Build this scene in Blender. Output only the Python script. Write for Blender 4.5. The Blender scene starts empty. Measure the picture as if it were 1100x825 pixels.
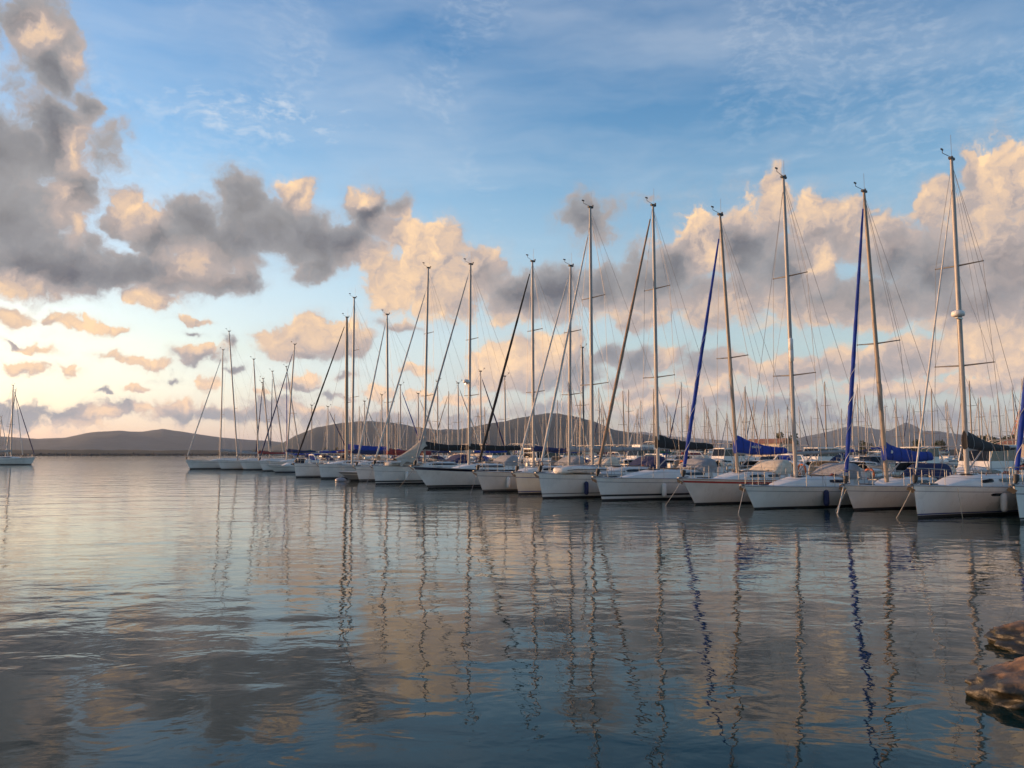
# Marina at sunset: moored yachts in a row, calm water, hills and a cloudy evening sky.
import bpy, bmesh, math, random
import numpy as np
from mathutils import Vector, Matrix, noise
R = math.radians
scene = bpy.context.scene
COL = scene.collection

# ------------------------------------------------------------------ camera
FOC = 857.0                      # focal length in units of a frame 1100 wide
EYE = 2.4                        # eye height above the water, metres
PITCH = math.atan(74.5 / FOC)
cam = bpy.data.objects.new('camera', bpy.data.cameras.new('camera'))
COL.objects.link(cam)
cam.data.sensor_width = 36
cam.data.lens = 36 * FOC / 1100
cam.location = (0, 0, EYE)
cam.rotation_euler = (R(90) + PITCH, 0, 0)
cam.data.clip_start = 0.1
cam.data.clip_end = 80000
scene.camera = cam


def look(px, py):
    """World direction towards a spot measured on the photograph."""
    dx, dy = (px - 550) / FOC, (412.5 - py) / FOC
    c, s = math.cos(PITCH), math.sin(PITCH)
    return Vector((dx, c - s * dy, s + c * dy))


def on_water(px, py):
    d = look(px, py)
    t = -EYE / d.z
    return Vector((d.x * t, d.y * t, 0))


# ------------------------------------------------------------------ sun, sky, exposure
SUN_EL, SUN_AZ = 6.0, -72.0      # degrees; azimuth from +Y, negative is to the left
sun = bpy.data.lights.new('sun', 'SUN')
sun.energy = 2.6
sun.color = (1.0, 0.56, 0.27)
sun.angle = R(0.5)
so = bpy.data.objects.new('sun', sun)
COL.objects.link(so)
sd = Vector((math.sin(R(SUN_AZ)) * math.cos(R(SUN_EL)), math.cos(R(SUN_AZ)) * math.cos(R(SUN_EL)), math.sin(R(SUN_EL))))
so.rotation_euler = sd.to_track_quat('Z', 'Y').to_euler()

vs = scene.view_settings
vs.view_transform = 'Standard'
vs.look = 'None'
vs.gamma = 1
vs.exposure = 1.35
vs.use_curve_mapping = False
SKY_STRENGTH = 0.1
K = 1.0 / (SKY_STRENGTH * 2 ** vs.exposure)   # cloud radiance that renders as 1.0

world = bpy.data.worlds.new('World')
scene.world = world
world.use_nodes = True
world.cycles.sampling_method = 'MANUAL'
world.cycles.sample_map_resolution = 256


class Nodes:
    """Small helper: each method adds one node and returns its output socket."""

    def __init__(self, tree):
        self.t = tree

    def new(self, kind, **props):
        n = self.t.nodes.new(kind)
        for k, v in props.items():
            setattr(n, k, v)
        return n

    def put(self, sock, v):
        if isinstance(v, bpy.types.NodeSocket):
            self.t.links.new(v, sock)
        elif v is not None:
            sock.default_value = v

    def m(self, op, a, b=None, c=None, clamp=False):
        n = self.new('ShaderNodeMath', operation=op, use_clamp=clamp)
        for i, v in enumerate((a, b, c)):
            self.put(n.inputs[i], v)
        return n.outputs[0]

    def v(self, op, a, b=None, c=None, s=None):
        n = self.new('ShaderNodeVectorMath', operation=op)
        for i, x in enumerate((a, b, c)):
            self.put(n.inputs[i], x)
        if s is not None:
            self.put(n.inputs['Scale'], s)
        return n.outputs['Value'] if op in ('LENGTH', 'DOT_PRODUCT', 'DISTANCE') else n.outputs['Vector']

    def noise(self, vec, scale, detail=4, rough=.5, out='Fac', lac=2.0, dist=0.0, dim='3D'):
        n = self.new('ShaderNodeTexNoise', noise_dimensions=dim)
        self.put(n.inputs['Vector'], vec)
        for k, x in (('Scale', scale), ('Detail', detail), ('Roughness', rough), ('Lacunarity', lac), ('Distortion', dist)):
            self.put(n.inputs[k], x)
        return n.outputs[out]

    def cells(self, vec, scale, detail, rough):
        """Fractal cell distance in two dimensions: small at cell centres, so its negative makes rounded billows."""
        n = self.new('ShaderNodeTexVoronoi', feature='F1', voronoi_dimensions='2D', normalize=False)
        self.put(n.inputs['Vector'], vec)
        for k, x in (('Scale', scale), ('Detail', detail), ('Roughness', rough), ('Lacunarity', 2.3), ('Randomness', 1.0)):
            self.put(n.inputs[k], x)
        return n.outputs['Distance']

    def rng(self, x, a, b, c=0.0, d=1.0, kind='LINEAR'):
        n = self.new('ShaderNodeMapRange', interpolation_type=kind)
        for i, y in enumerate((x, a, b, c, d)):
            self.put(n.inputs[i], y)
        return n.outputs[0]

    def mix(self, f, a, b, blend='MIX'):
        n = self.new('ShaderNodeMix', data_type='RGBA', blend_type=blend)
        n.clamp_factor = True
        self.put(n.inputs[0], f)
        for s, y in ((n.inputs[6], a), (n.inputs[7], b)):
            if isinstance(y, (tuple, list)) and len(y) == 3:
                y = (*y, 1)
            self.put(s, y)
        return n.outputs[2]

    def ramp(self, f, stops, interp='LINEAR'):
        n = self.new('ShaderNodeValToRGB')
        n.color_ramp.interpolation = interp
        e = n.color_ramp.elements
        while len(e) < len(stops):
            e.new(0.5)
        for el, (p, c) in zip(e, stops):
            el.position = p
            el.color = (*c, 1) if len(c) == 3 else c
        self.put(n.inputs[0], f)
        return n.outputs[0]

    def xyz(self, x=0.0, y=0.0, z=0.0):
        n = self.new('ShaderNodeCombineXYZ')
        for i, y_ in enumerate((x, y, z)):
            self.put(n.inputs[i], y_)
        return n.outputs[0]

    def sep(self, v):
        n = self.new('ShaderNodeSeparateXYZ')
        self.put(n.inputs[0], v)
        return n.outputs


def az_el(px, py):
    d = look(px, py).normalized()
    return math.degrees(math.atan2(d.x, d.y)), math.degrees(math.asin(d.z))


# cumulus masses, as measured on the photograph: centre, half width, half height, weight
CLOUDS = [
    # the tall dark cloud on the left
    (38, 28, 62, 46, 1), (66, 75, 44, 50, 1), (90, 110, 24, 34, .9), (-40, 20, 60, 50, 1),
    (0, 165, 80, 66, 1), (62, 150, 46, 62, 1), (20, 235, 86, 76, 1), (-60, 220, 90, 110, 1), (78, 215, 36, 60, 1),
    (50, 285, 110, 46, 1), (-70, 285, 90, 46, 1),
    (128, 238, 26, 26, .9), (150, 290, 70, 30, 1), (165, 255, 46, 40, 1), (205, 245, 46, 48, 1), (190, 295, 80, 28, 1), (238, 302, 56, 22, 1),
    (262, 225, 46, 54, 1), (296, 240, 56, 46, 1), (318, 215, 24, 30, 1), (330, 262, 70, 36, 1), (240, 262, 60, 44, 1),
    (375, 265, 50, 34, 1), (402, 228, 34, 40, 1), (428, 222, 20, 24, .8), (425, 250, 24, 30, .8), (345, 285, 34, 22, .9), (160, 318, 44, 16, .8),
    (112, 170, 30, 60, .42), (140, 215, 40, 30, .40), (100, 260, 40, 40, .6), (20, 95, 40, 40, .35),
    # the bright cloud in the middle and the bank that runs on to the right
    (462, 265, 46, 36, 1), (425, 305, 42, 38, 1), (475, 305, 70, 46, 1), (520, 298, 40, 36, 1), (560, 318, 60, 34, 1), (600, 315, 50, 38, 1),
    (650, 312, 50, 36, 1), (690, 305, 50, 46, 1), (720, 290, 36, 44, 1), (752, 262, 40, 56, 1), (800, 260, 50, 62, 1), (832, 222, 24, 46, 1),
    (770, 320, 90, 40, 1), (850, 300, 60, 60, 1), (878, 246, 36, 44, 1), (905, 250, 46, 44, 1), (890, 330, 80, 32, 1), (960, 265, 50, 54, 1),
    (940, 325, 90, 40, 1), (1002, 225, 30, 34, 1), (1010, 290, 60, 70, 1), (1050, 200, 30, 62, 1), (1080, 200, 44, 60, 1), (1080, 280, 80, 80, 1),
    (1140, 260, 90, 110, 1), (1040, 330, 90, 36, 1), (1130, 335, 80, 36, 1), (690, 345, 36, 14, .8),
    # loose puffs
    (634, 236, 38, 38, .78), (700, 216, 24, 8, .35),
    (345, 362, 46, 28, 1), (312, 368, 44, 20, .9), (378, 365, 26, 28, .9), (320, 382, 50, 10, .8), (215, 382, 32, 12, .9), (243, 370, 14, 16, .6),
    (572, 384, 56, 34, 1), (528, 398, 40, 26, .9), (612, 380, 30, 32, 1), (560, 408, 80, 16, .9), (612, 402, 40, 22, .9),
    (655, 384, 28, 18, .9), (688, 392, 26, 24, .9), (715, 386, 24, 16, .8), (676, 410, 40, 10, .7),
    (90, 350, 50, 11, .6), (58, 343, 14, 10, .7), (12, 340, 36, 15, .7), (206, 343, 24, 6, .8), (28, 374, 18, 6, .7), (24, 396, 32, 11, .6),
    (148, 387, 34, 7, .7), (205, 360, 14, 5, .6), (150, 417, 18, 6, .8), (226, 412, 16, 14, .6), (330, 405, 24, 8, .7), (318, 414, 30, 8, .7),
    (448, 398, 28, 9, .7), (404, 425, 28, 12, .7), (430, 350, 34, 8, .5), (500, 430, 40, 9, .6),
    # thin drifting scraps low on the left
    (62, 344, 24, 8, .55), (118, 354, 34, 8, .6), (128, 384, 26, 7, .5), (166, 391, 30, 7, .5), (76, 396, 22, 10, .55), (42, 372, 22, 7, .5), (182, 405, 18, 5, .45),
    (10, 372, 16, 5, .6), (250, 398, 18, 5, .6), (285, 420, 20, 6, .7), (110, 420, 16, 4, .6), (375, 405, 22, 6, .6), (455, 425, 26, 7, .7), (360, 425, 24, 6, .6),
    # the low layers along the horizon
    (10, 445, 60, 20, .85), (75, 447, 60, 18, .85), (132, 440, 40, 16, .8), (195, 442, 40, 17, .85), (235, 446, 50, 14, .8), (290, 440, 50, 18, .8),
    (345, 448, 50, 14, .7), (420, 452, 60, 14, .6), (500, 455, 60, 14, .6), (600, 440, 70, 16, .6), (700, 445, 60, 18, .7),
    (690, 425, 40, 14, .7), (770, 395, 70, 22, .8), (760, 425, 70, 22, .8), (850, 400, 60, 22, .9), (830, 435, 90, 18, .7), (905, 388, 26, 24, .9),
    (935, 395, 50, 26, .9), (985, 385, 50, 34, .95), (1040, 375, 50, 34, 1), (1090, 375, 60, 44, 1), (960, 418, 90, 14, .9), (1060, 412, 80, 16, .9),
    (1000, 445, 120, 14, .6), (900, 448, 80, 12, .6), (1160, 390, 80, 50, 1),
]
# parts of the clouds that catch the low sun: centre, half width, half height, weight
SUNLIT = [
    (42, 35, 24, 20, .8), (84, 62, 10, 14, .5), (82, 160, 14, 22, .6), (64, 218, 10, 16, .5), (82, 238, 12, 18, .6), (146, 226, 28, 20, 1),
    (312, 198, 16, 18, 1), (330, 212, 12, 16, .8), (392, 212, 16, 14, .9), (160, 322, 30, 14, .9), (210, 285, 26, 14, .4), (10, 308, 50, 12, .5),
    (455, 262, 44, 40, 1.3), (430, 305, 50, 44, 1.2), (480, 300, 46, 40, .8), (530, 275, 20, 16, .5), (470, 340, 60, 10, .6), (540, 345, 40, 10, .5),
    (340, 355, 56, 22, 1.2), (300, 368, 30, 18, 1), (375, 352, 26, 20, .8), (212, 376, 26, 8, 1),
    (545, 385, 46, 28, 1.2), (590, 372, 24, 26, 1.1), (610, 370, 20, 20, .9), (716, 380, 10, 14, .9), (520, 398, 30, 18, .9),
    (745, 235, 30, 30, 1), (760, 270, 22, 26, 1), (800, 218, 34, 26, .9), (832, 208, 20, 34, 1), (874, 228, 26, 32, 1.1), (880, 280, 20, 26, 1.1),
    (905, 228, 18, 26, .8), (1000, 215, 26, 26, 1), (1056, 168, 30, 46, 1.1), (1074, 205, 40, 40, .9), (1100, 170, 40, 60, 1), (715, 245, 22, 18, .6),
    (90, 350, 50, 12, 1), (12, 340, 34, 14, 1), (206, 341, 24, 8, .8), (28, 374, 20, 8, .9), (24, 394, 30, 10, .9), (148, 386, 34, 8, .8), (150, 416, 20, 7, .8),
    (226, 410, 18, 14, 1), (330, 404, 28, 9, .9), (448, 396, 30, 10, 1), (404, 422, 28, 14, 1), (500, 430, 40, 10, .7),
    (62, 342, 24, 8, .9), (118, 353, 32, 8, .9), (128, 383, 24, 7, .9), (166, 390, 28, 7, .8), (76, 394, 22, 10, .9), (42, 371, 20, 7, .9), (285, 418, 22, 8, .8), (455, 423, 28, 8, .8),
    (905, 376, 18, 18, .9), (935, 380, 26, 14, .8), (985, 368, 24, 20, .8), (1045, 370, 54, 30, 1), (1090, 372, 50, 40, 1), (960, 415, 90, 8, .7),
    (1040, 402, 60, 12, .8), (760, 412, 70, 9, .6), (830, 390, 40, 10, .6), (860, 345, 90, 14, .55), (790, 330, 60, 16, .45), (960, 352, 80, 10, .4), (700, 340, 60, 12, .45), (1060, 240, 40, 50, .5), (940, 240, 40, 22, .5), (690, 432, 50, 8, .5),
    (110, 443, 22, 8, .8), (160, 440, 16, 8, .8), (195, 432, 24, 8, .8), (125, 458, 40, 5, .5), (340, 440, 30, 6, .5), (240, 430, 20, 7, .5),
]


def blob_field(g, P, blobs, k):
    """Smooth union of soft ellipses over azimuth and elevation (degrees)."""
    acc = None
    for px, py, rx, ry, w in blobs:
        w = w * ((.66 if py > 330 else .92) if blobs is SUNLIT and px > 690 else 1)
        a, e = az_el(px, py)
        a2, _ = az_el(px + rx, py)
        _, e2 = az_el(px, py - ry)
        sx, sy = 1 / max(.05, abs(a2 - a)), 1 / max(.05, abs(e2 - e))
        q = g.v('MULTIPLY_ADD', P, (sx, sy, 0), (-a * sx, -e * sy, 0))
        d = g.m('MULTIPLY_ADD', g.v('LENGTH', q), -w, w)
        acc = d if acc is None else g.m('SMOOTH_MAX', acc, d, k)
    return acc


def build_sky():
    nt = world.node_tree
    nt.nodes.clear()
    g = Nodes(nt)
    direction = g.new('ShaderNodeTexCoord').outputs['Generated']
    x, y, z = g.sep(direction)
    el = g.m('MULTIPLY', g.m('ARCSINE', z), 180 / math.pi)
    az = g.m('MULTIPLY', g.m('ARCTAN2', x, y), 180 / math.pi)
    P = g.xyz(az, el, 0.0)
    sky = g.new('ShaderNodeTexSky', sky_type='NISHITA', sun_disc=False)
    sky.sun_elevation = R(SUN_EL)
    sky.sun_rotation = R(SUN_AZ)
    sky.dust_density = 1.0
    sky.ozone_density = 5.0
    # warmer, brighter air low down where the evening light is scattered
    tint = g.ramp(g.rng(el, 0, 40), [(0, (.66, .45, .49)), (.045, (.78, .49, .46)), (.10, (.98, .545, .42)), (.18, (1.22, .60, .375)), (.30, (1.28, .64, .39)), (.45, (1.0, .60, .395)), (.62, (.64, .49, .37)), (1, (.28, .345, .33))])
    tint = g.v('SCALE', tint, s=3.6)
    air = g.mix(1.0, sky.outputs[0], tint, 'MULTIPLY')

    glow = g.m('MULTIPLY', g.rng(az, -6, -36, 0, 1, 'SMOOTHSTEP'), g.rng(el, 15, 2, 0, 1, 'SMOOTHSTEP'))
    air = g.mix(glow, air, g.mix(1.0, air, (1.08, 1.06, .84), 'MULTIPLY'))

    # thin high streaks
    warp = g.v('MULTIPLY_ADD', g.v('SUBTRACT', g.noise(P, .10, 4, .55, 'Color', dim='2D'), (.5, .5, .5)), (5, 2.2, 0), P)
    streak = g.noise(g.v('MULTIPLY', warp, (.042, .21, 0)), 1.0, 7, .56, dim='2D')
    streak = g.rng(streak, .36, .82, 0, .34)
    ripple = g.noise(g.v('MULTIPLY', warp, (.5, 1.2, 0)), 1.0, 6, .65, dim='2D')
    ba, be = az_el(290, 124)
    band = g.rng(g.v('LENGTH', g.v('MULTIPLY_ADD', P, (1 / 12, 1 / 2.4, 0), (-ba / 12, -be / 2.4, 0))), .2, 1.2, 1, 0, 'SMOOTHSTEP')
    streak = g.m('MAXIMUM', streak, g.m('MULTIPLY', band, g.rng(ripple, .43, .68, 0, .50)))
    veil = g.m('MULTIPLY', g.rng(el, 24, 7, 0, .30, 'SMOOTHSTEP'), g.rng(g.noise(g.v('MULTIPLY', warp, (.03, .30, 0)), 1.0, 5, .55, dim='2D'), .3, .7, .35, 1))
    trail = g.v('MULTIPLY_ADD', g.xyz(az, g.m('MULTIPLY_ADD', az, -.17, el), 0.0), (1 / 11, 1 / .8, 0), (-19 / 11, -16.3 / .8, 0))
    trail = g.m('MULTIPLY', g.rng(g.v('LENGTH', trail), 0, 1.25, 1, 0, 'SMOOTHSTEP'), g.rng(ripple, .3, .7, .05, .26))
    mackerel = g.m('MULTIPLY', g.rng(g.noise(warp, .07, 3, .5, dim='2D'), .48, .62, 0, 1, 'SMOOTHSTEP'), g.rng(g.noise(g.v('MULTIPLY', warp, (.9, 2.2, 0)), 1.0, 5, .6, dim='2D'), .44, .70, 0, .13))
    mackerel = g.m('MULTIPLY', mackerel, g.rng(el, 10, 16, 0, 1))
    streak = g.m('MAXIMUM', g.m('MAXIMUM', g.m('ADD', streak, mackerel), trail), veil)
    air = g.mix(streak, air, (.80 * K, .84 * K, .88 * K))

    # billows: a warped copy of the sky grid, soft ellipses for the masses, cells and fractal noise for the puffs
    n = g.v('SUBTRACT', g.noise(P, .45, 5, .55, 'Color', dim='2D'), (.5, .5, .5))
    W = g.v('MULTIPLY_ADD', n, (2.6, 2.0, 0), P)
    base = blob_field(g, W, CLOUDS, .25)

    low = g.rng(el, 2.5, 10, 1, 0, 'SMOOTHSTEP')
    fray = g.v('MULTIPLY_ADD', g.v('SUBTRACT', g.noise(P, 1.3, 4, .6, 'Color', dim='2D'), (.5, .5, .5)), (.55, .45, 0), W)

    def puffs(off):
        Q = g.v('ADD', fray, off)
        out = []
        for sc in (1.0, 2.4):                       # the far, low clouds show smaller puffs
            bil = g.m('SUBTRACT', .55, g.cells(Q, .35 * sc, 3.2, .48))
            fine = g.m('SUBTRACT', g.noise(Q, .85 * sc, 7, .62, dim='2D'), .5)
            out.append(g.m('MULTIPLY_ADD', bil, .44, g.m('MULTIPLY', fine, .50)))
        return g.m('MULTIPLY_ADD', low, g.m('SUBTRACT', out[1], out[0]), out[0])

    p0, p1 = puffs((0, 0, 0)), puffs((-.34, .36, 0))
    d0 = g.m('ADD', g.m('MULTIPLY_ADD', g.rng(base, .15, .7), .14, base), g.m('ADD', p0, .035))
    slope = g.m('MULTIPLY', g.m('SUBTRACT', p0, p1), g.rng(base, .1, .9, 1.15, .75))
    lit = g.rng(blob_field(g, W, SUNLIT, .30), -.80, 1.10, 0, 1, 'SMOOTHSTEP')
    alpha = g.rng(d0, -.02, g.rng(lit, .1, .8, .42, .24), 0, .78, 'SMOOTHSTEP')
    alpha = g.m('ADD', alpha, g.rng(d0, -.42, .40, 0, .22, 'SMOOTHSTEP'))
    f = g.m('MULTIPLY_ADD', lit, .78, g.m('MULTIPLY', slope, g.m('MULTIPLY_ADD', lit, .95, .50)))
    f = g.m('ADD', f, g.m('MULTIPLY', low, g.m('MULTIPLY', lit, .30)))
    f = g.m('ADD', f, g.rng(d0, .0, .7, .17, -.05), clamp=True)
    core = g.rng(d0, .05, 1.0)
    tone = g.m('ADD', g.noise(P, .16, 3, .5, dim='2D'), g.m('MULTIPLY', slope, .35))
    dark = g.mix(g.rng(tone, .3, .72), (.150, .156, .185), (.275, .272, .282))
    shade = g.mix(core, (.42, .42, .435), dark)
    shade = g.mix(low, shade, (.345, .355, .39))
    mid = g.mix(low, (.55, .455, .42), (.62, .51, .47))
    warm = g.mix(low, (1.14, .78, .46), (1.06, .74, .50))
    c = g.mix(g.rng(f, 0, .45), shade, mid)
    c = g.mix(g.rng(f, .36, 1.0), c, warm)
    c = g.v('SCALE', c, s=K)
    final = g.mix(alpha, air, c)
    bg = g.new('ShaderNodeBackground')
    g.put(bg.inputs[0], final)
    bg.inputs[1].default_value = SKY_STRENGTH
    out = g.new('ShaderNodeOutputWorld')
    nt.links.new(bg.outputs[0], out.inputs[0])


build_sky()


# ------------------------------------------------------------------ materials
MATS = {}


def pm(name, color, rough=.5, var=.12, scale=3.0, metal=0.0, bump=0.0, bump_scale=30.0, coat=0.0, dirt=None, spec=.5):
    """Procedural paint, cloth, metal, stone...: a base colour broken up by noise, with optional fine relief."""
    if name in MATS:
        return MATS[name]
    m = bpy.data.materials.new(name)
    m.use_nodes = True
    g = Nodes(m.node_tree)
    b = m.node_tree.nodes['Principled BSDF']
    co = g.new('ShaderNodeTexCoord').outputs['Object']
    n = g.noise(co, scale, 5, .6)
    lo = tuple(c * (1 - var) for c in color)
    hi = tuple(min(1, c * (1 + var)) for c in color)
    c = g.mix(g.rng(n, .3, .7), lo, hi)
    if dirt:
        st = g.noise(g.v('MULTIPLY', co, (6, 6, .7)), 1.2, 6, .65)
        c = g.mix(g.rng(st, .52, .82, 0, .5), c, dirt)
        zz = g.m('MULTIPLY_ADD', g.m('SUBTRACT', st, .5), .5, g.sep(co)[2])
        c = g.mix(g.rng(zz, .10, .50, .32, 0), c, dirt)                 # scum line above the water
    g.put(b.inputs['Base Color'], c)
    g.put(b.inputs['Roughness'], g.rng(n, .25, .75, max(.02, rough - .08), min(1, rough + .08)))
    b.inputs['Metallic'].default_value = metal
    b.inputs['Specular IOR Level'].default_value = spec
    b.inputs['Coat Weight'].default_value = coat
    if bump:
        bn = g.new('ShaderNodeBump')
        bn.inputs['Strength'].default_value = .6
        bn.inputs['Distance'].default_value = bump
        g.put(bn.inputs['Height'], g.noise(co, bump_scale, 5, .6))
        g.put(b.inputs['Normal'], bn.outputs[0])
    MATS[name] = m
    return m


def water_material():
    m = bpy.data.materials.new('harbour_water')
    m.use_nodes = True
    g = Nodes(m.node_tree)
    b = m.node_tree.nodes['Principled BSDF']
    b.inputs['Base Color'].default_value = (.002, .018, .017, 1)
    b.inputs['Roughness'].default_value = .03
    b.inputs['IOR'].default_value = 1.28
    P = g.new('ShaderNodeNewGeometry').outputs['Position']
    calm = g.rng(g.noise(g.v('MULTIPLY', P, (.5, 1, 1)), .045, 3, .5), .35, .65, .45, 1.15)
    swell = g.noise(g.v('MULTIPLY', P, (.6, 1, 1)), .40, 2, .5, dist=.4)
    chop = g.noise(g.v('MULTIPLY', P, (.72, 1, 1)), 1.65, 3, .48, dist=.5)
    fine = g.noise(P, 7.0, 2, .5)
    h = g.m('MULTIPLY', swell, .042)
    h = g.m('MULTIPLY_ADD', chop, g.m('MULTIPLY', calm, .0190), h)
    h = g.m('MULTIPLY_ADD', fine, g.m('MULTIPLY', calm, .0017), h)
    bn = g.new('ShaderNodeBump')
    bn.inputs['Strength'].default_value = 1.0
    bn.inputs['Distance'].default_value = 1.0
    g.put(bn.inputs['Height'], h)
    g.put(b.inputs['Normal'], bn.outputs[0])
    return m


# ------------------------------------------------------------------ mesh helpers
class MB:
    """Collects rings, tubes, boxes and patches; build() links them as one mesh object."""

    def __init__(self):
        self.v, self.f, self.mi, self.sm = [], [], [], []

    def add(self, verts, faces, mi=0, smooth=True):
        o = len(self.v)
        self.v += [tuple(p) for p in verts]
        self.f += [tuple(i + o for i in fc) for fc in faces]
        self.mi += [mi] * len(faces) if isinstance(mi, int) else list(mi)
        self.sm += [smooth] * len(faces)
        return self

    def grid(self, rows, mi=0, smooth=True, closed=False):
        n = len(rows[0])
        faces, ml = [], []
        for i in range(len(rows) - 1):
            for j in range(n if closed else n - 1):
                k = (j + 1) % n
                faces.append((i * n + j, (i + 1) * n + j, (i + 1) * n + k, i * n + k))
                ml.append(mi if isinstance(mi, int) else mi[j])
        return self.add([p for r in rows for p in r], faces, ml, smooth)

    def tube(self, pts, rad, n=6, mi=0, cap=True):
        pts = [Vector(p) for p in pts]
        if not isinstance(rad, (list, tuple)):
            rad = [rad] * len(pts)
        rows = []
        ref = None
        for i, p in enumerate(pts):
            t = (pts[min(i + 1, len(pts) - 1)] - pts[max(i - 1, 0)]).normalized()
            if ref is None:
                ref = t.orthogonal().normalized()
            a = (ref - t * ref.dot(t)).normalized()
            ref = a
            bb = t.cross(a)
            rows.append([p + (a * math.cos(2 * math.pi * k / n) + bb * math.sin(2 * math.pi * k / n)) * rad[i] for k in range(n)])
        self.grid(rows, mi, n > 4, closed=True)
        if cap:
            self.add(rows[0], [tuple(range(n))], mi, False)
            self.add(rows[-1], [tuple(reversed(range(n)))], mi, False)
        return self

    def loft(self, rings, mi=0, smooth=True, cap=True):
        self.grid(rings, mi, smooth, closed=True)
        if cap:
            n = len(rings[0])
            c0, c1 = (0, 0) if not isinstance(mi, int) else (mi, mi)
            self.add(rings[0], [tuple(reversed(range(n)))], c0, False)
            self.add(rings[-1], [tuple(range(n))], c1, False)
        return self

    def box(self, c, s, mi=0, rz=0.0, taper=1.0):
        cx, cy, cz = c
        hx, hy, hz = s[0] / 2, s[1] / 2, s[2] / 2
        ca, sa = math.cos(rz), math.sin(rz)
        vs_ = []
        for z in (-1, 1):
            k = 1 if z < 0 else taper
            for x, y in ((-1, -1), (1, -1), (1, 1), (-1, 1)):
                px, py = x * hx * k, y * hy * k
                vs_.append((cx + px * ca - py * sa, cy + px * sa + py * ca, cz + z * hz))
        return self.add(vs_, [(3, 2, 1, 0), (4, 5, 6, 7), (0, 1, 5, 4), (1, 2, 6, 5), (2, 3, 7, 6), (3, 0, 4, 7)], mi, False)

    def ball(self, c, r, mi=0, n=10, m=6):
        c = Vector(c)
        r = Vector(r) if not isinstance(r, (int, float)) else Vector((r, r, r))
        rows = []
        for i in range(m + 1):
            th = math.pi * (.02 + .96 * i / m)
            rows.append([c + Vector((r.x * math.sin(th) * math.cos(2 * math.pi * k / n), r.y * math.sin(th) * math.sin(2 * math.pi * k / n), r.z * math.cos(th))) for k in range(n)])
        return self.loft(rows, mi)

    def shift(self, dx, dy=0, dz=0):
        self.v = [(a + dx, b + dy, c + dz) for a, b, c in self.v]
        return self

    def build(self, name, mats, parent=None, loc=None):
        me = bpy.data.meshes.new(name)
        me.from_pydata(self.v, [], self.f)
        for m in (mats if isinstance(mats, (list, tuple)) else [mats]):
            me.materials.append(m)
        me.polygons.foreach_set('material_index', self.mi)
        me.polygons.foreach_set('use_smooth', self.sm)
        me.update()
        o = bpy.data.objects.new(name, me)
        COL.objects.link(o)
        if parent is not None:
            o.parent = parent
        if loc is not None:
            o.location = loc
        return o


def tag(o, label=None, cat=None, group=None, kind=None):
    for k, x in (('label', label), ('category', cat), ('group', group), ('kind', kind)):
        if x:
            o[k] = x
    return o


def empty(name, loc, rz=0.0):
    o = bpy.data.objects.new(name, None)
    o.empty_display_size = .2
    COL.objects.link(o)
    o.location = loc
    o.rotation_euler = (0, 0, rz)
    return o


def fbm(x, y, z=0.0, o=5):
    return noise.fractal(Vector((x, y, z)), 1.0, 2.0, o)


# ------------------------------------------------------------------ setting: water, land, hills
rng = random.Random(7)

wm = MB()
xs = [-30000, -6000, -1500, -400, -100, 0, 100, 400, 1500, 6000, 30000]
ys = [-300, -20, 0, 20, 100, 400, 1500, 6000, 40000]
wm.grid([[(x, y, 0) for x in xs] for y in ys])
wm.f = [tuple(reversed(f)) for f in wm.f]
tag(wm.build('water', water_material()), kind='structure')


def hill_material(name, a, b, c, shore=False):
    m = bpy.data.materials.new(name)
    m.use_nodes = True
    g = Nodes(m.node_tree)
    bs = m.node_tree.nodes['Principled BSDF']
    P = g.new('ShaderNodeNewGeometry').outputs['Position']
    n1 = g.noise(P, .006, 8, .65)
    n2 = g.noise(P, .03, 6, .6)
    col = g.mix(g.rng(n1, .38, .62), a, b)
    col = g.mix(g.rng(n2, .5, .72, 0, .8), col, c)
    if shore:
        zz = g.m('MULTIPLY_ADD', n2, 1.6, g.sep(P)[2])
        col = g.mix(g.rng(zz, 2.8, 3.5, 1, 0), col, (.020, .020, .019))       # dark armour stone at the tide line
    g.put(bs.inputs['Base Color'], col)
    bs.inputs['Roughness'].default_value = .95
    bs.inputs['Specular IOR Level'].default_value = .1
    return m


SCRUB = hill_material('hill_scrub', (.022, .034, .033), (.040, .050, .046), (.014, .024, .022))
SHORE = hill_material('shore_scrub', (.045, .046, .032), (.075, .068, .048), (.035, .040, .024), True)


def ridge(name, dist, width, prof, mat, seed, rough=.16, base=-4.0):
    """A hill range: ridge heights measured along the skyline, falling off in depth, broken by gullies."""
    pts = []
    for px, py in prof:
        d = look(px, py)
        pts.append((math.atan2(d.x, d.y), EYE + d.z / math.hypot(d.x, d.y) * dist))
    az0, az1 = pts[0][0], pts[-1][0]
    na, nr = 220, 40
    rows = []
    for j in range(nr + 1):
        q = -1 + 2 * j / nr
        r = dist + q * width
        row = []
        for i in range(na + 1):
            a = az0 + (az1 - az0) * i / na
            h = np.interp(a, [p[0] for p in pts], [p[1] for p in pts])
            x, y = math.sin(a) * r, math.cos(a) * r
            u = abs(q + .25 * fbm(x / width * .9, y / width * .9, seed, 3))
            k = max(0.0, 1 - u * u) ** 1.6
            gul = 1 + rough * fbm(x / width * 3, y / width * 3, seed + 9, 6) * (1.2 - k)
            z = base + (h - base) * k * gul
            z += (h * .02) * fbm(x / width * 14, y / width * 14, seed + 3, 4)
            row.append((x, y, min(z, base + (h - base) * 1.03)))
        rows.append(row)
    mb = MB().grid(rows)
    mb.f = [tuple(reversed(f)) for f in mb.f]
    return tag(mb.build(name, mat), kind='structure')


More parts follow.
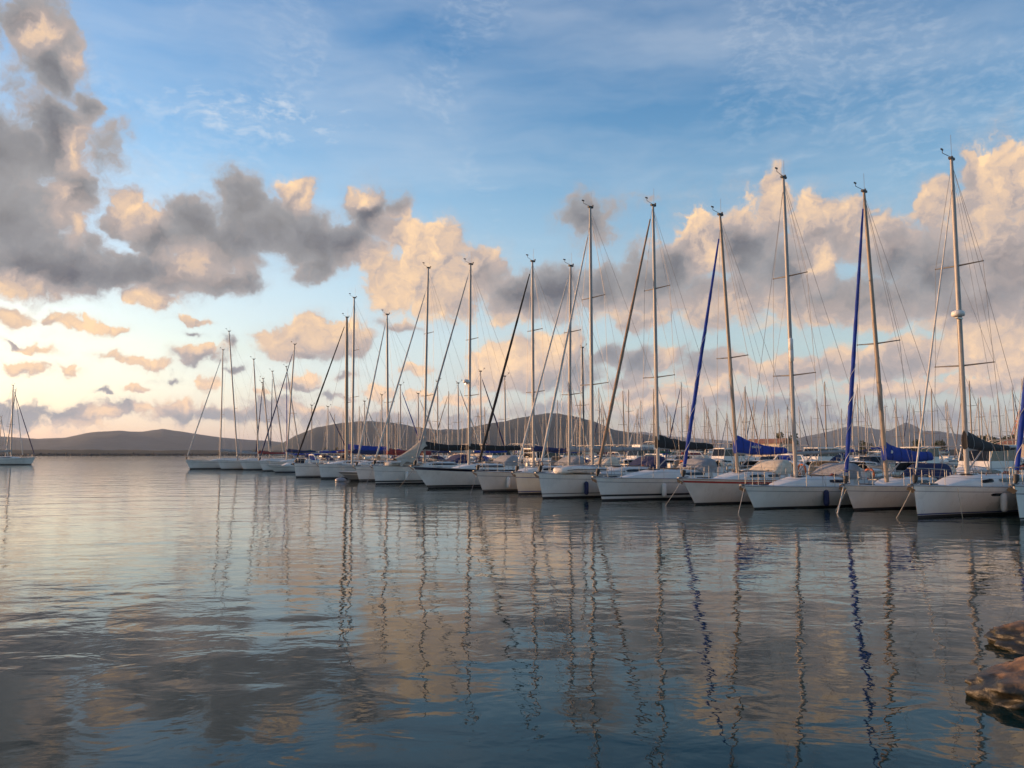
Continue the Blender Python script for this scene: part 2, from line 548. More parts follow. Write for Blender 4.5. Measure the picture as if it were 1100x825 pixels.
ridge('hills', 5200, 1300, [(-160, 476), (-80, 471), (-20, 468), (10, 470), (40, 472), (70, 471), (95, 466), (128, 463.5), (150, 464.5), (175, 461), (195, 464), (225, 469), (250, 472), (290, 474), (340, 479), (420, 486)], SCRUB, 1.0)
ridge('hills', 3300, 800, [(270, 484), (300, 478), (318, 468), (340, 460), (365, 455.5), (395, 453.5), (420, 455), (445, 459), (470, 462.5), (500, 462), (540, 470), (600, 482)], SCRUB, 4.0)
ridge('hills', 2900, 700, [(440, 482), (470, 470), (495, 462), (520, 457.5), (545, 453), (570, 447), (588, 443.5), (602, 444.5), (622, 449), (640, 454), (660, 462), (680, 465), (700, 468), (720, 475), (750, 484)], SCRUB, 7.0)
ridge('hills', 9000, 1800, [(600, 478), (640, 470), (672, 465), (690, 464), (715, 468), (745, 471), (790, 474), (840, 476), (880, 480)], SCRUB, 11.0)
ridge('hills', 7600, 1500, [(800, 484), (840, 476), (865, 469), (890, 464), (908, 459), (920, 458.5), (940, 461), (955, 463), (964, 458), (973, 454), (982, 457), (992, 463), (1010, 463.5), (1024, 466), (1060, 470), (1120, 472), (1180, 478), (1240, 485)], SCRUB, 15.0)

# flat spit of land across the bay
rows = []
for j in range(26):
    r = 1000 + j * 26
    row = []
    for i in range(261):
        a = R(-40 + 80 * i / 260)
        x, y = math.sin(a) * r, math.cos(a) * r
        e = min(1.0, j / 3.0)
        z = -.6 + e * (6.6 + 1.6 * fbm(x / 60, y / 60, 2, 4) + 1.0 * fbm(x / 16, y / 16, 5, 3)) + (0.8 if j == 1 else 0)
        if j > 22:
            z = z * (25 - j) / 3
        row.append((x, y, z))
    rows.append(row)
sp = MB().grid(rows)
sp.f = [tuple(reversed(f)) for f in sp.f]
tag(sp.build('shore', SHORE), kind='structure')

# low stone breakwater in front of the spit
bw = MB()
rr_ = random.Random(5)
for a_ in np.arange(-44, -9, .055):
    r_ = 955 + rr_.uniform(-3, 3)
    h_ = rr_.uniform(1.0, 1.9) if rr_.random() > .08 else rr_.uniform(2.2, 3.2)
    bw.box((math.sin(R(a_)) * r_, math.cos(R(a_)) * r_, h_ / 2 - .4), (rr_.uniform(1.1, 1.9), 2.2, h_ + .8), 0, rr_.uniform(0, 3), .7)
tag(bw.build('breakwater', pm('armour_stone', (.035, .034, .032), .9, .3, .3)), 'low dark stone breakwater along the far shore', 'breakwater')

# boat harbour frame: s runs along the row of bows away from the camera, d runs back over the pontoons
ROW0 = Vector((15.2, 29.8, 0))
US = Vector((-.607, .794, 0)).normalized()
UD = Vector((.794, .607, 0)).normalized()


def harbour(s, d, z=0.0):
    p = ROW0 + US * s + UD * d
    return Vector((p.x, p.y, z))


def px_of(p):
    """Column of the 1100-wide photograph in which a ground point shows (used to keep boats in view)."""
    return 550 + FOC * p.x / p.y if p.y > 1 else 9999


CONCRETE = pm('quay_concrete', (.30, .28, .25), .85, .2, .6, bump=.01, bump_scale=8)
qs = MB()
q = [harbour(-260, 196), harbour(430, 196), harbour(430, 420), harbour(-260, 420)]
qs.add([(p.x, p.y, -.5) for p in q] + [(p.x, p.y, 1.3) for p in q], [(4, 5, 6, 7), (0, 1, 5, 4), (1, 2, 6, 5), (2, 3, 7, 6), (3, 0, 4, 7)], 0, False)
tag(qs.build('quay', CONCRETE), kind='structure')


# shore rocks at the camera's right
def rock_material():
    m = bpy.data.materials.new('shore_rock')
    m.use_nodes = True
    g = Nodes(m.node_tree)
    b = m.node_tree.nodes['Principled BSDF']
    P = g.new('ShaderNodeNewGeometry').outputs['Position']
    n = g.noise(P, 3.2, 8, .65)
    n2 = g.noise(P, 14, 6, .7)
    c = g.ramp(n, [(.30, (.10, .058, .028)), (.48, (.21, .112, .050)), (.62, (.30, .168, .078)), (.75, (.16, .108, .066))])
    c = g.mix(g.rng(n2, .45, .7, 0, .6), c, (.16, .10, .06))
    z = g.sep(P)[2]
    wet = g.rng(g.m('MULTIPLY_ADD', g.m('SUBTRACT', n, .5), .35, z), .17, .32, 1, 0, 'SMOOTHSTEP')   # weed and tide line, also painting in the shade on the rock flanks
    c = g.mix(wet, c, (.022, .020, .012))
    g.put(b.inputs['Base Color'], c)
    g.put(b.inputs['Roughness'], g.rng(wet, 0, 1, .85, .45))
    bn = g.new('ShaderNodeBump')
    bn.inputs['Strength'].default_value = .8
    bn.inputs['Distance'].default_value = .028
    g.put(bn.inputs['Height'], g.noise(P, 9, 8, .65))
    g.put(b.inputs['Normal'], bn.outputs[0])
    return m


ROCK = rock_material()


def rock(loc, r, seed, rz, label):
    bm = bmesh.new()
    bmesh.ops.create_icosphere(bm, subdivisions=5, radius=1)
    for v in bm.verts:
        p = v.co.copy()
        k = 1 + .22 * fbm(p.x * 1.1, p.y * 1.1, p.z * 1.1 + seed, 4) + .05 * fbm(p.x * 5, p.y * 5, p.z * 5 + seed, 4)
        k -= .06 * max(0.0, .22 - abs(fbm(p.x * 1.7 + seed, p.y * 1.7, p.z * 2.4, 3))) / .22      # cracks
        k += .010 * fbm(p.x * 13, p.y * 13, p.z * 13 + seed, 4)
        v.co = Vector((p.x * r[0], p.y * r[1], p.z * r[2])) * k
    me = bpy.data.meshes.new('shore_rock')
    bm.to_mesh(me)
    bm.free()
    me.materials.append(ROCK)
    me.polygons.foreach_set('use_smooth', [True] * len(me.polygons))
    o = bpy.data.objects.new('shore_rock', me)
    COL.objects.link(o)
    o.location = loc
    o.rotation_euler = (0, 0, rz)
    tag(o, label, 'rock', 'rocks along the near shore')
    return o


rock((5.72, 8.28, .02), (1.20, .70, .31), 3.1, R(12), 'orange-brown boulder with dark wet foot, nearer of the two at the right edge')
rock((7.20, 10.15, .0), (1.26, .75, .27), 8.7, R(-8), 'brown boulder behind the nearer orange rock at the right edge')
rock((8.6, 8.3, .0), (1.1, .8, .34), 14.2, R(40), 'rounded brown boulder on the shore just right of the two edge rocks')
rock((7.4, 5.8, .0), (.8, .7, .36), 21.7, R(70), 'brown boulder nearest the viewer on the right-hand shore')


# ------------------------------------------------------------------ boat materials
WHITE = pm('gelcoat_white', (.70, .69, .66), .30, .08, .8, coat=.2, dirt=(.46, .43, .37))
WHITE2 = pm('gelcoat_old_white', (.62, .605, .57), .38, .10, .9, coat=.1, dirt=(.36, .31, .24))
CREAM = pm('gelcoat_cream', (.70, .64, .52), .35, .06, .9, dirt=(.40, .33, .24))
DECK = pm('deck_non_slip', (.48, .46, .43), .7, .08, 5.0, bump=.002, bump_scale=200)
ROOFW = pm('coachroof_white', (.60, .58, .54), .45, .06, 2.0)
NAVYHULL = pm('gelcoat_navy', (.018, .026, .065), .22, .15, 1.0, coat=.4)
GREYHULL = pm('gelcoat_grey', (.22, .23, .24), .35, .1, 1.0)
BLACKP = pm('antifouling_black', (.018, .018, .020), .6, .3, 4.0)
BLUEP = pm('antifouling_blue', (.02, .035, .10), .6, .3, 4.0)
REDSTRIPE = pm('red_stripe', (.36, .055, .045), .4, .12, 3.0)
BLUESTRIPE = pm('blue_stripe', (.03, .05, .17), .35, .12, 3.0)
GREYSTRIPE = pm('grey_stripe', (.22, .22, .24), .4, .12, 3.0)
GOLDSTRIPE = pm('tan_stripe', (.30, .20, .10), .4, .12, 3.0)
ALU = pm('spar_alloy', (.30, .285, .27), .5, .14, 2.5, metal=.1)
ALUD = pm('spar_dark', (.10, .095, .09), .5, .15, 2.5, metal=.2)
ALUT = pm('spar_tan', (.27, .215, .165), .55, .14, 2.5)
STEEL = pm('stainless', (.30, .30, .30), .38, .1, 4.0, metal=.7)
WIRE = pm('rigging_wire', (.13, .13, .135), .45, .1, 6.0, metal=.4)
GLASS = pm('smoked_glass', (.010, .012, .015), .16, .3, 2.0, spec=.28)
RUBBER = pm('black_fitting', (.02, .02, .021), .6, .3, 8.0)
ROPE = pm('mooring_rope', (.42, .38, .31), .9, .2, 30.0, bump=.003, bump_scale=90)
ROPEB = pm('blue_rope', (.03, .07, .28), .85, .2, 30.0)
FENDER = pm('fender_white', (.60, .59, .56), .5, .1, 4.0)
TEAK = pm('teak', (.26, .15, .08), .6, .2, 6.0)
ORANGE = pm('orange_plastic', (.62, .13, .03), .5, .12, 4.0)


def cloth(name, c):
    return pm('canvas_' + name, c, .88, .22, 3.0, bump=.05, bump_scale=5)


CANVAS = {
    'blue': cloth('blue', (.006, .032, .235)), 'navy': cloth('navy', (.012, .020, .075)), 'black': cloth('black', (.012, .012, .013)),
    'cream': cloth('cream', (.56, .49, .38)), 'white': cloth('white', (.62, .60, .57)), 'tan': cloth('tan', (.24, .165, .115)),
    'grey': cloth('grey', (.26, .26, .26)), 'red': cloth('red', (.20, .030, .028)), 'green': cloth('green', (.022, .085, .05)),
    'light': cloth('light', (.50, .47, .43)), 'brown': cloth('brown', (.11, .075, .05)),
}
AXIS = R(36)                                  # heading of the berths: bows point left and towards the camera


class Yacht:
    """Shape of a sailing yacht in its own frame: x from the bow (0) to the stern (L), y across, z above the water."""

    def __init__(self, L=10.5, B=3.3, fb=1.15, rise=.22, rake=.35, transom=.74, trim=.45):
        self.L, self.B, self.fb, self.rise, self.rake, self.tr, self.trim = L, B, fb, rise, rake, transom, trim
        self.zk = -.45

    def sheer(self, t):
        return self.fb + self.rise * (1 - t) ** 2 + .05 * t * t

    def beam(self, t):
        if t < .6:
            f = 1 - (1 - t / .6) ** 1.9
        else:
            f = 1 - (1 - self.tr) * ((t - .6) / .4) ** 1.9
        return max(.012, self.B / 2 * f)

    def pt(self, t, z, side):
        zs = self.sheer(t)
        q = max(0.0, min(1.0, (z - self.zk) / (zs - self.zk)))
        p = .80 * max(0.0, 1 - t / .55) ** 1.5 + .24
        y = self.beam(t) * q ** p
        fore = self.rake * (1 - z / self.sheer(0)) * max(0.0, 1 - t) ** 3
        aft = -self.trim * (1 - max(z, 0) / zs) * t ** 6 * 1.0 if self.trim > 0 else self.trim * (z / zs) * t ** 6
        return Vector((fore + t * self.L + aft, side * y, z))

    def deck_y(self, x):
        return self.beam(max(0, min(1, x / self.L)))

    def deck_z(self, x):
        return self.sheer(max(0, min(1, x / self.L)))


def hull_mesh(h, boot=(.10, .17), cove=(.26, .30), n=26, band=None):
    """Hull skin. Materials: 0 topsides, 1 antifouling, 2 boot stripe, 3 cove stripe, 4 rubbing strake, 5 wide band."""
    mb = MB()
    top = .08
    b0, b1 = band if band else (None, None)
    for side in (1, -1):
        rws = []
        for i in range(n + 1):
            t = (i / n) ** 1.35
            zs = h.sheer(t)
            zz = [-.45, -.2, min(.085, boot[0] - .01), boot[0], boot[1]]
            lo, hi = boot[1], zs - cove[1]
            zz += [lo + (hi - lo) * k for k in (.33, .66)] + [hi, zs - cove[0]]
            if band:
                zz += [zs - b1, zs - b0, zs - .035, zs]
            else:
                zz += [zs - (cove[0] + .05) * .6, zs - top, zs - .035, zs]
            rws.append([h.pt(t, z, side) for z in zz])
        mi = [1, 1, 0, 2, 0, 0, 0, 3, 0, 5 if band else 0, 0, 4]
        k0 = len(mb.f)
        mb.grid(rws, mi)
        if side > 0:
            mb.f[k0:] = [tuple(reversed(f)) for f in mb.f[k0:]]
    # transom
    zs = h.sheer(1)
    col = [(z, h.pt(1, z, 1)) for z in (-.45, -.2, .08, .35, zs * .7, zs)]
    mb.grid([[h.pt(1, z, -1) for z, _ in col], [h.pt(1, z, 1) for z, _ in col]], [1, 1, 0, 0, 0], False)
    mb.f[-5:] = [tuple(reversed(f)) for f in mb.f[-5:]]
    return mb


def deck_mesh(h, n=22):
    mb = MB()
    rws = []
    for i in range(n + 1):
        t = i / n
        z = h.sheer(t) - .015
        b = h.beam(t) * .985
        x = t * h.L + (.01 if i == 0 else 0)
        rws.append([(x, b * k, z + .05 * (1 - k * k)) for k in (-1, -.66, -.33, 0, .33, .66, 1)])
    return mb.grid(rws)


def coachroof(h, xa, xb, ht, wf=.60):
    """Cabin trunk between xa and xb: a low wedge in front, full height after a third of its length."""
    rings, side = [], []
    N = 12
    for i in range(N + 1):
        t = i / N
        x = xa + (xb - xa) * t
        w = min(h.deck_y(x) * wf, h.B / 2 * wf) * (.55 + .45 * min(1, t * 3) ** .6)
        hh = ht * (.04 + .96 * min(1.0, t / .42) ** .75) * (1 + .08 * t)
        z = h.deck_z(x) - .03
        rings.append([(x, w, z), (x, w * .97, z + hh * .45), (x, w * .90, z + hh * .86), (x, w * .72, z + hh), (x, w * .3, z + hh * 1.07),
                      (x, -w * .3, z + hh * 1.07), (x, -w * .72, z + hh), (x, -w * .90, z + hh * .86), (x, -w * .97, z + hh * .45), (x, -w, z)])
        side.append((x, w, z, hh))
    mb = MB()
    mb.grid(rings)
    mb.add(rings[0], [tuple(reversed(range(10)))], 0, False)
    mb.add(rings[-1], [tuple(range(10))], 0, False)
    mb.f = [tuple(reversed(f)) for f in mb.f]
    return mb, side


def window_strip(side, t0, t1, sgn, k0=.42, k1=.76):
    """One long cabin window standing a few millimetres proud of the trunk side."""
    N = 6
    xs_ = [s[0] for s in side]
    out = []
    for i in range(N + 1):
        x = xs_[0] + (xs_[-1] - xs_[0]) * (t0 + (t1 - t0) * i / N)
        w = np.interp(x, xs_, [s[1] for s in side])
        z = np.interp(x, xs_, [s[2] for s in side])
        hh = np.interp(x, xs_, [s[3] for s in side])
        e = min(1.0, min(i, N - i) / 1.0 + .35)
        row = []
        for k, o in ((k0 + (1 - e) * .10, .004), (k0 + (1 - e) * .10, .016), (k1 - (1 - e) * .10, .016), (k1 - (1 - e) * .10, .004)):
            yy = w * (.97 - .07 * max(0, (k - .45) / .41))
            row.append((x, sgn * (yy + o), z + hh * k))
        out.append(row)
    mb = MB().grid(out, 0, False)
    if sgn < 0:
        mb.f = [tuple(reversed(f)) for f in mb.f]
    return mb


def sail_cover(x0, z0, length, h0, h1, w=.16, droop=.05, seed=0.0, collar=0.0, sgn=1):
    """Stacked sail under its cover: deep at the mast, slim at the boom end, with soft folds."""
    rings = []
    N = 16
    for i in range(N + 1):
        t = i / N
        hh = h1 + (h0 - h1) * (1 - t) ** 1.8
        if i in (0, N):
            hh *= .82
        x = x0 + sgn * length * t
        wb = w * (1 - .35 * t)
        ring = []
        for k in range(12):
            a = 2 * math.pi * k / 12
            f = 1 + .10 * fbm(x * 1.6, math.sin(a) * 1.5, math.cos(a) * 1.5 + seed, 4)
            cy, cz = math.sin(a), (1 - math.cos(a)) / 2
            ring.append((x, cy * wb * (1 - .55 * cz) * f, z0 - .08 - droop * math.sin(math.pi * t) + hh * cz * f + (collar * (1 - t) ** 6 * cz)))
        rings.append(ring)
    return MB().loft(rings), rings


def sprayhood(x0, x1, w, z, ht):
    rings = []
    N = 7
    for i in range(N + 1):
        t = i / N
        x = x0 + (x1 - x0) * t
        hh = ht * (.18 + .82 * math.sin(min(1, t * 1.15) * math.pi / 2))
        rings.append([(x + .02 * math.cos(a), w * math.copysign(abs(math.cos(a)) ** .32, math.cos(a)) * (.95 + .05 * t) * (1 - .12 * math.sin(a)), z + hh * max(0.0, math.sin(a)) ** .40) for a in [math.pi * k / 14 for k in range(15)]])
    inner = [[(x + .01, y * .97, zz - .015) for x, y, zz in r] for r in rings]
    mb = MB().grid(rings)
    mb.f = [tuple(reversed(f)) for f in mb.f]
    mb.grid(inner)
    mb.grid([rings[-1], inner[-1]], 0, False)
    return mb


def rail_tube(pts, r=.014):
    return MB().tube(pts, r, 6)


def wires(lines, r=.006):
    mb = MB()
    for ln in lines:
        mb.tube(ln, r, 4)
    return mb


def helix(p0, p1, rad, turns, off=0.0):
    p0, p1 = Vector(p0), Vector(p1)
    t = (p1 - p0).normalized()
    a = t.orthogonal().normalized()
    b = t.cross(a)
    n = int(turns * 10)
    return [p0 + (p1 - p0) * (i / n) + (a * math.cos(off + turns * 2 * math.pi * i / n) + b * math.sin(off + turns * 2 * math.pi * i / n)) * rad(i / n) for i in range(n + 1)]


def rot_back(v, rz):
    c, s = math.cos(-rz), math.sin(-rz)
    return Vector((v.x * c - v.y * s, v.x * s + v.y * c, v.z))


def sailing_yacht(name, label, bow, *, h, rz=AXIS, group=None, mast_px=None, mast_x=None, top=None, mast_h=13.0, mast_r=.085, mast_mat=None,
                  spreaders=(.52,), spr_len=.95, genoa=None, spiral=None, genoa_top=.95, genoa_r=.85, cover=None, cover_h=(.55, .24), boom=True, boom_h=1.05, boom_mat=None,
                  hullmats=None, boot=(.10, .17), cove=(.26, .30), band=None, roof=(.27, .66, .40), windows=((.30, .85),), hood=None, bimini=None,
                  radar=None, reflector=None, detail=2, anchor=True, wheel=True, hatch=True, dinghy=None, roof_mat=None, gear=True, ports=(), frame=None, lifebuoy=None, raft=False):
    """A moored sailing yacht built from its parts; bow is the point of the stem at the waterline."""
    c, s = math.cos(rz), math.sin(rz)
    ax = Vector((c, s, 0))
    base = Vector((bow.x, bow.y, 0)) - ax * h.rake
    L = h.L
    root = empty(name, base + ax * (L / 2), rz)
    tag(root, label, 'sailing yacht', group)
    sh = -L / 2

    def put(mb, nm, mats, parent=root):
        return mb.shift(sh).build(nm, mats, parent)

    hm = hullmats or [WHITE, BLACKP, BLACKP, GREYSTRIPE, ALU, REDSTRIPE]
    put(hull_mesh(h, boot, cove, 26 if detail > 1 else 16, band), 'hull', hm)
    for t in ports:
        for sg in (1, -1):
            zc = h.sheer(t) * .72
            rws_ = []
            for q in range(9):
                a = -1 + q / 4
                e = math.sqrt(max(0.0, 1 - a ** 4))
                rws_.append([h.pt(t + a * .034, zc + w_ * .055 * (e + .05), sg) + Vector((0, sg * o_, 0)) for w_, o_ in ((-1, .002), (-1, .009), (1, .009), (1, .002))])
            m_ = MB().grid(rws_, 0, False)
            if sg < 0:
                m_.f = [tuple(reversed(f_)) for f_ in m_.f]
            put(m_, 'hull_port', GLASS)
    put(deck_mesh(h), 'deck', DECK)
    xa, xb = roof[0] * L, roof[1] * L
    mb, side = coachroof(h, xa, xb, roof[2])
    cab = put(mb, 'coachroof', roof_mat or ROOFW)
    for t0, t1 in windows:
        for sg in ((1, -1) if detail > 1 else (1,)):
            put(window_strip(side, t0, t1, sg), 'window', GLASS, cab)
    roof_z = lambda x: float(np.interp(x, [q[0] for q in side], [q[2] + q[3] * 1.05 for q in side], left=h.deck_z(x), right=h.deck_z(x)))
    if hatch and detail > 1:
        for hx in (xa + (xb - xa) * .42, xa + (xb - xa) * .70):
            put(MB().box((hx, 0, roof_z(hx) + .03), (.5, .5, .05), 0, 0, .9), 'hatch', GLASS, cab)
        put(MB().box((xa * .62, 0, h.deck_z(xa * .62) + .06), (.5, .48, .05), 0, 0, .9), 'hatch', GLASS)
    # cockpit coamings and aft end
    xc0, xc1 = xb + .02, L * .95
    for sg in ((1, -1) if detail > 0 else ()):
        rg = []
        for i in range(6):
            x = xc0 + (xc1 - xc0) * i / 5
            y = h.deck_y(x) * .60
            z = h.deck_z(x) - .02
            k = .30 - .12 * i / 5
            rg.append([(x, sg * (y - .10), z), (x, sg * (y - .07), z + k), (x, sg * (y + .07), z + k), (x, sg * (y + .14), z)])
        if sg > 0:
            rg = [list(reversed(r)) for r in rg]
        put(MB().loft(rg, 0, False), 'coaming', ROOFW)
    # mast
    if mast_x is None:
        k = (mast_px - 550) / FOC
        a = (k * base.y - base.x) / (c - k * s)
        mast_x = max(.28 * L, min(.60 * L, a))
    mp = base + ax * mast_x
    if top is not None:
        d = look(*top)
        t = mp.y / d.y
        tz = EYE + d.z * t
        off = Vector((d.x * t - mp.x, 0, 0))
        off = rot_back(off, rz)
    else:
        tz, off = mast_h, Vector((.15, 0, 0))
    zb = roof_z(mast_x) if xa < mast_x < xb else h.deck_z(mast_x)
    P0 = Vector((mast_x, 0, zb - .03))
    P1 = Vector((mast_x + off.x, off.y, tz))
    at = lambda f: P0 + (P1 - P0) * f
    mm = mast_mat or ALU
    r = mast_r
    mast = put(MB().tube([at(0), at(.02), at(.5), at(.85), at(1)], [r * 1.0, r, r, r * .86, r * .62], 10), 'mast', mm)
    # masthead: crane, aerial, wind vane
    if gear:
        g1 = MB()
        g1.box(P1 + Vector((.02, 0, .03)), (.34, .12, .10))
        put(g1, 'masthead_fitting', RUBBER, mast)
        put(MB().tube([P1 + Vector((.10, .03, .05)), P1 + Vector((.12, .04, .85 + .3 * rng.random()))], .008, 4), 'aerial', WIRE, mast)
        wv = MB()
        q = P1 + Vector((-.05, 0, .08))
        a0 = rng.uniform(2.5, 3.6)
        e = q + Vector((.36 * math.cos(a0), .36 * math.sin(a0), .16))
        wv.tube([q, e], .012, 4)
        wv.tube([e, e + Vector((0, 0, .12))], .014, 4)
        wv.box(e + Vector((-.03, 0, .15)), (.18, .03, .07))
        put(wv, 'wind_vane', RUBBER, mast)
        e2 = q + Vector((.34, .10, .10))
        put(MB().tube([q, e2], .01, 4).box(e2, (.06, .06, .10)), 'anemometer', RUBBER, mast)
    if reflector:
        for f in reflector:
            p = at(f) + Vector((-.14, -.12, 0))
            put(MB().tube([p - Vector((0, 0, .3)), p - Vector((0, 0, .26)), p + Vector((0, 0, .26)), p + Vector((0, 0, .3))], [.05, .11, .11, .05], 8), 'radar_reflector', FENDER, mast)
    if radar:
        p = at(radar) + Vector((-.36, -.12, 0))
        rd = MB().tube([p + Vector((0, 0, z)) for z in (-.13, -.11, -.02, .08, .13)], [.15, .24, .26, .23, .10], 12)
        put(rd, 'radar_dome', FENDER, mast)
        put(MB().box(p + Vector((.18, .06, -.17)), (.46, .12, .06)), 'radar_bracket', STEEL, mast)
    # spreaders and standing rigging
    tips = []
    for f in spreaders:
        q = at(f)
        w = spr_len * (1.0 if f < .6 else .82)
        pair = []
        for sg in (1, -1):
            e = q + Vector((.18, sg * w, .06))
            put(MB().tube([q, e], [.035, .022], 6).ball(e, .035, 0, 6, 4), 'spreader', ALUD, mast)
            pair.append(e)
        tips.append(pair)
    chain = [Vector((mast_x + .18, sg * h.deck_y(mast_x) * .93, h.deck_z(mast_x))) for sg in (1, -1)]
    for i in (0, 1):
        ln = [chain[i]] + [tp[i] for tp in tips] + [at(.985)]
        put(wires([ln], .009), 'shroud', WIRE)
        if tips and detail > 1:
            low = [Vector((mast_x + .45, chain[i].y * .97, chain[i].z)), at(spreaders[0] - .01)]
            inter = [[tips[j][i], at(spreaders[j + 1] - .01)] for j in range(len(tips) - 1)]
            put(wires([low] + inter, .006), 'lower_shroud', WIRE)
    stem = Vector((.10, 0, h.sheer(0) + .10))
    head = at(genoa_top) + Vector((-.07, 0, 0))
    put(wires([[stem, head]], .009), 'forestay', WIRE)
    bsp = at(.99) + ((Vector((L - .15, 0, h.sheer(1) + .1)) - at(.99)) * .72)
    put(wires([[at(.99), bsp], [bsp, (L - .15, h.B * .30, h.sheer(1))], [bsp, (L - .15, -h.B * .30, h.sheer(1))]], .008), 'backstay', WIRE)
    if detail > 1:
        put(wires([[at(.96), P0 + Vector((-.16, .10, .3))], [at(.93), P0 + Vector((-.13, -.12, .2))], [at(.97), Vector((mast_x + 3.4, .05, zb + boom_h + .05))]], .006), 'halyard', WIRE)
    if genoa:
        p0 = stem + (head - stem) * .035
        p1 = stem + (head - stem) * .96
        N = 26
        prof = lambda t: genoa_r * (.045 + .062 * (math.sin(min(1, (1 - t) * 1.12) * math.pi * .5) ** .8) * (1 if t > .04 else .7))
        pts = [p0 + (p1 - p0) * (i / N) for i in range(N + 1)]
        rad = [prof(i / N) * (1 + .10 * math.sin(i * 2.4)) for i in range(N + 1)]
        gn = put(MB().tube(pts, rad, 8), 'furled_headsail', CANVAS[genoa])
        put(MB().tube([stem + Vector((0, 0, -.02)), stem + (head - stem) * .010, stem + (head - stem) * .022], [.05, .11, .10], 8), 'furling_drum', RUBBER, gn)
        if spiral:
            hx = MB()
            q0, q1 = p0 + (p1 - p0) * .01, p0 + (p1 - p0) * spiral
            hx.tube(helix(q0, q1, lambda t: prof(t * spiral) * 1.13, 4, .3), .013, 4)
            put(hx, 'lashing', CANVAS['light'], gn)
    # boom and sail cover
    if boom:
        gz = zb + boom_h
        f = (gz - P0.z) / (P1.z - P0.z)
        gp = at(f)
        bl = min(L * .40, L - .6 - mast_x)
        put(MB().tube([(gp.x + .06, gp.y, gz), (gp.x + bl, gp.y, gz + .10)], .075, 8), 'boom', boom_mat or ALU)
        if detail > 0:
          put(MB().tube([(gp.x + .05, gp.y, zb + .15), (gp.x + bl * .32, gp.y, gz - .02)], .03, 6), 'boom_vang', ALU)
          put(wires([[(gp.x + bl, gp.y, gz + .10), at(.985)]], .005), 'topping_lift', WIRE)
          put(wires([[(gp.x + bl * .85, gp.y, gz), (gp.x + bl * .80, 0, h.deck_z(gp.x + bl * .8) + .2)], [(gp.x + bl * .85, gp.y, gz), (gp.x + bl * .86, 0, h.deck_z(gp.x + bl * .86) + .2)]], .01), 'mainsheet', ROPE)
        if cover:
            cv, crings = sail_cover(gp.x - .10, gz + .06, bl * 1.0, cover_h[0], cover_h[1], .17, .06, rng.random() * 9, cover_h[2] if len(cover_h) > 2 else 0)
            cv.v = [(a, b + gp.y, z) for a, b, z in cv.v]
            cvo = put(cv, 'sail_cover', CANVAS[cover])
            for k in ((2, 5, 8, 11, 14) if detail > 1 else ()):
                rg = [Vector((x, y * 1.05 + gp.y, z + .01 * (1 if z > gz else -1))) for x, y, z in crings[k]]
                put(MB().tube(rg + rg[:1], .011, 4, 0, False), 'sail_tie', CANVAS['grey'] if cover == 'black' else CANVAS['navy'], cvo)
    if detail > 1:
        for sg in (1, -1):
            for x in (xb + .45, xb + 1.5):
                z = h.deck_z(x) + .26
                put(MB().tube([(x, sg * h.deck_y(x) * .60, z + q) for q in (0, .03, .10, .16, .19)], [.085, .085, .06, .075, .07], 10), 'winch', STEEL)
            xs0, xs1 = xa + (xb - xa) * .45, xb - .3
            hr = [(xs0 + (xs1 - xs0) * q / 6, sg * float(np.interp(xs0 + (xs1 - xs0) * q / 6, [w_[0] for w_ in side], [w_[1] for w_ in side])) * .62, roof_z(xs0 + (xs1 - xs0) * q / 6) + .07) for q in range(7)]
            m_ = MB().tube(hr, .018, 5)
            for q in hr[::2]:
                m_.tube([(q[0], q[1], q[2] - .12), q], .016, 5)
            put(m_, 'handrail', TEAK, cab)
        cx_, cy_ = xa + (xb - xa) * .86, -.35
        put(MB().tube([(cx_ + (.20 - .002 * q) * math.cos(q * .6), cy_ + (.17 - .002 * q) * math.sin(q * .6), roof_z(cx_) + .02 + .0022 * q) for q in range(46)], .014, 5), 'coiled_rope', rng.choice([ROPE, ROPEB, CANVAS['red']]), cab)
        vx = xa + (xb - xa) * .95
        put(MB().tube([(vx, .55, roof_z(vx) - .02), (vx, .55, roof_z(vx) + .16), (vx - .06, .55, roof_z(vx) + .22), (vx - .14, .55, roof_z(vx) + .22)], [.05, .05, .06, .075], 8), 'vent_cowl', STEEL, cab)
    # pulpit, pushpit, stanchions and lifelines
    if detail > 0:
        zb0 = h.sheer(0)
        y1 = h.deck_y(1.25) * .95
        rp = MB()
        arc = [(1.30, y1, zb0 + .58), (.55, y1 * .66, zb0 + .62), (.02, .20, zb0 + .64), (-.08, 0, zb0 + .64), (.02, -.20, zb0 + .64), (.55, -y1 * .66, zb0 + .62), (1.30, -y1, zb0 + .58)]
        rp.tube(arc, .016, 6)
        rp.tube([(x, y, z - .29) for x, y, z in arc[:2]], .012, 5).tube([(x, y, z - .29) for x, y, z in arc[-2:]], .012, 5)
        for x, y in ((1.28, y1), (1.28, -y1), (.52, y1 * .64), (.52, -y1 * .64)):
            rp.tube([(x, y, h.deck_z(x) - .02), (x, y, zb0 + .60)], .014, 5)
        put(rp, 'pulpit', STEEL)
        n = 5 if detail > 1 else 3
        tops = {1: [Vector(arc[0])], -1: [Vector(arc[-1])]}
        for i in range(1, n + 1):
            x = 1.3 + (L * .84 - 1.3) * i / n
            for sg in (1, -1):
                y = sg * h.deck_y(x) * .96
                z = h.deck_z(x)
                put(MB().tube([(x, y, z - .02), (x, y, z + .60)], [.016, .013], 5), 'stanchion', STEEL)
                tops[sg].append(Vector((x, y, z + .59)))
        for sg in (1, -1):
            put(wires([tops[sg], [p - Vector((0, 0, .29)) for p in tops[sg]]], .006), 'lifeline', WIRE)
        ps = MB()
        z = h.sheer(1)
        yb = h.deck_y(L * .97) * .94
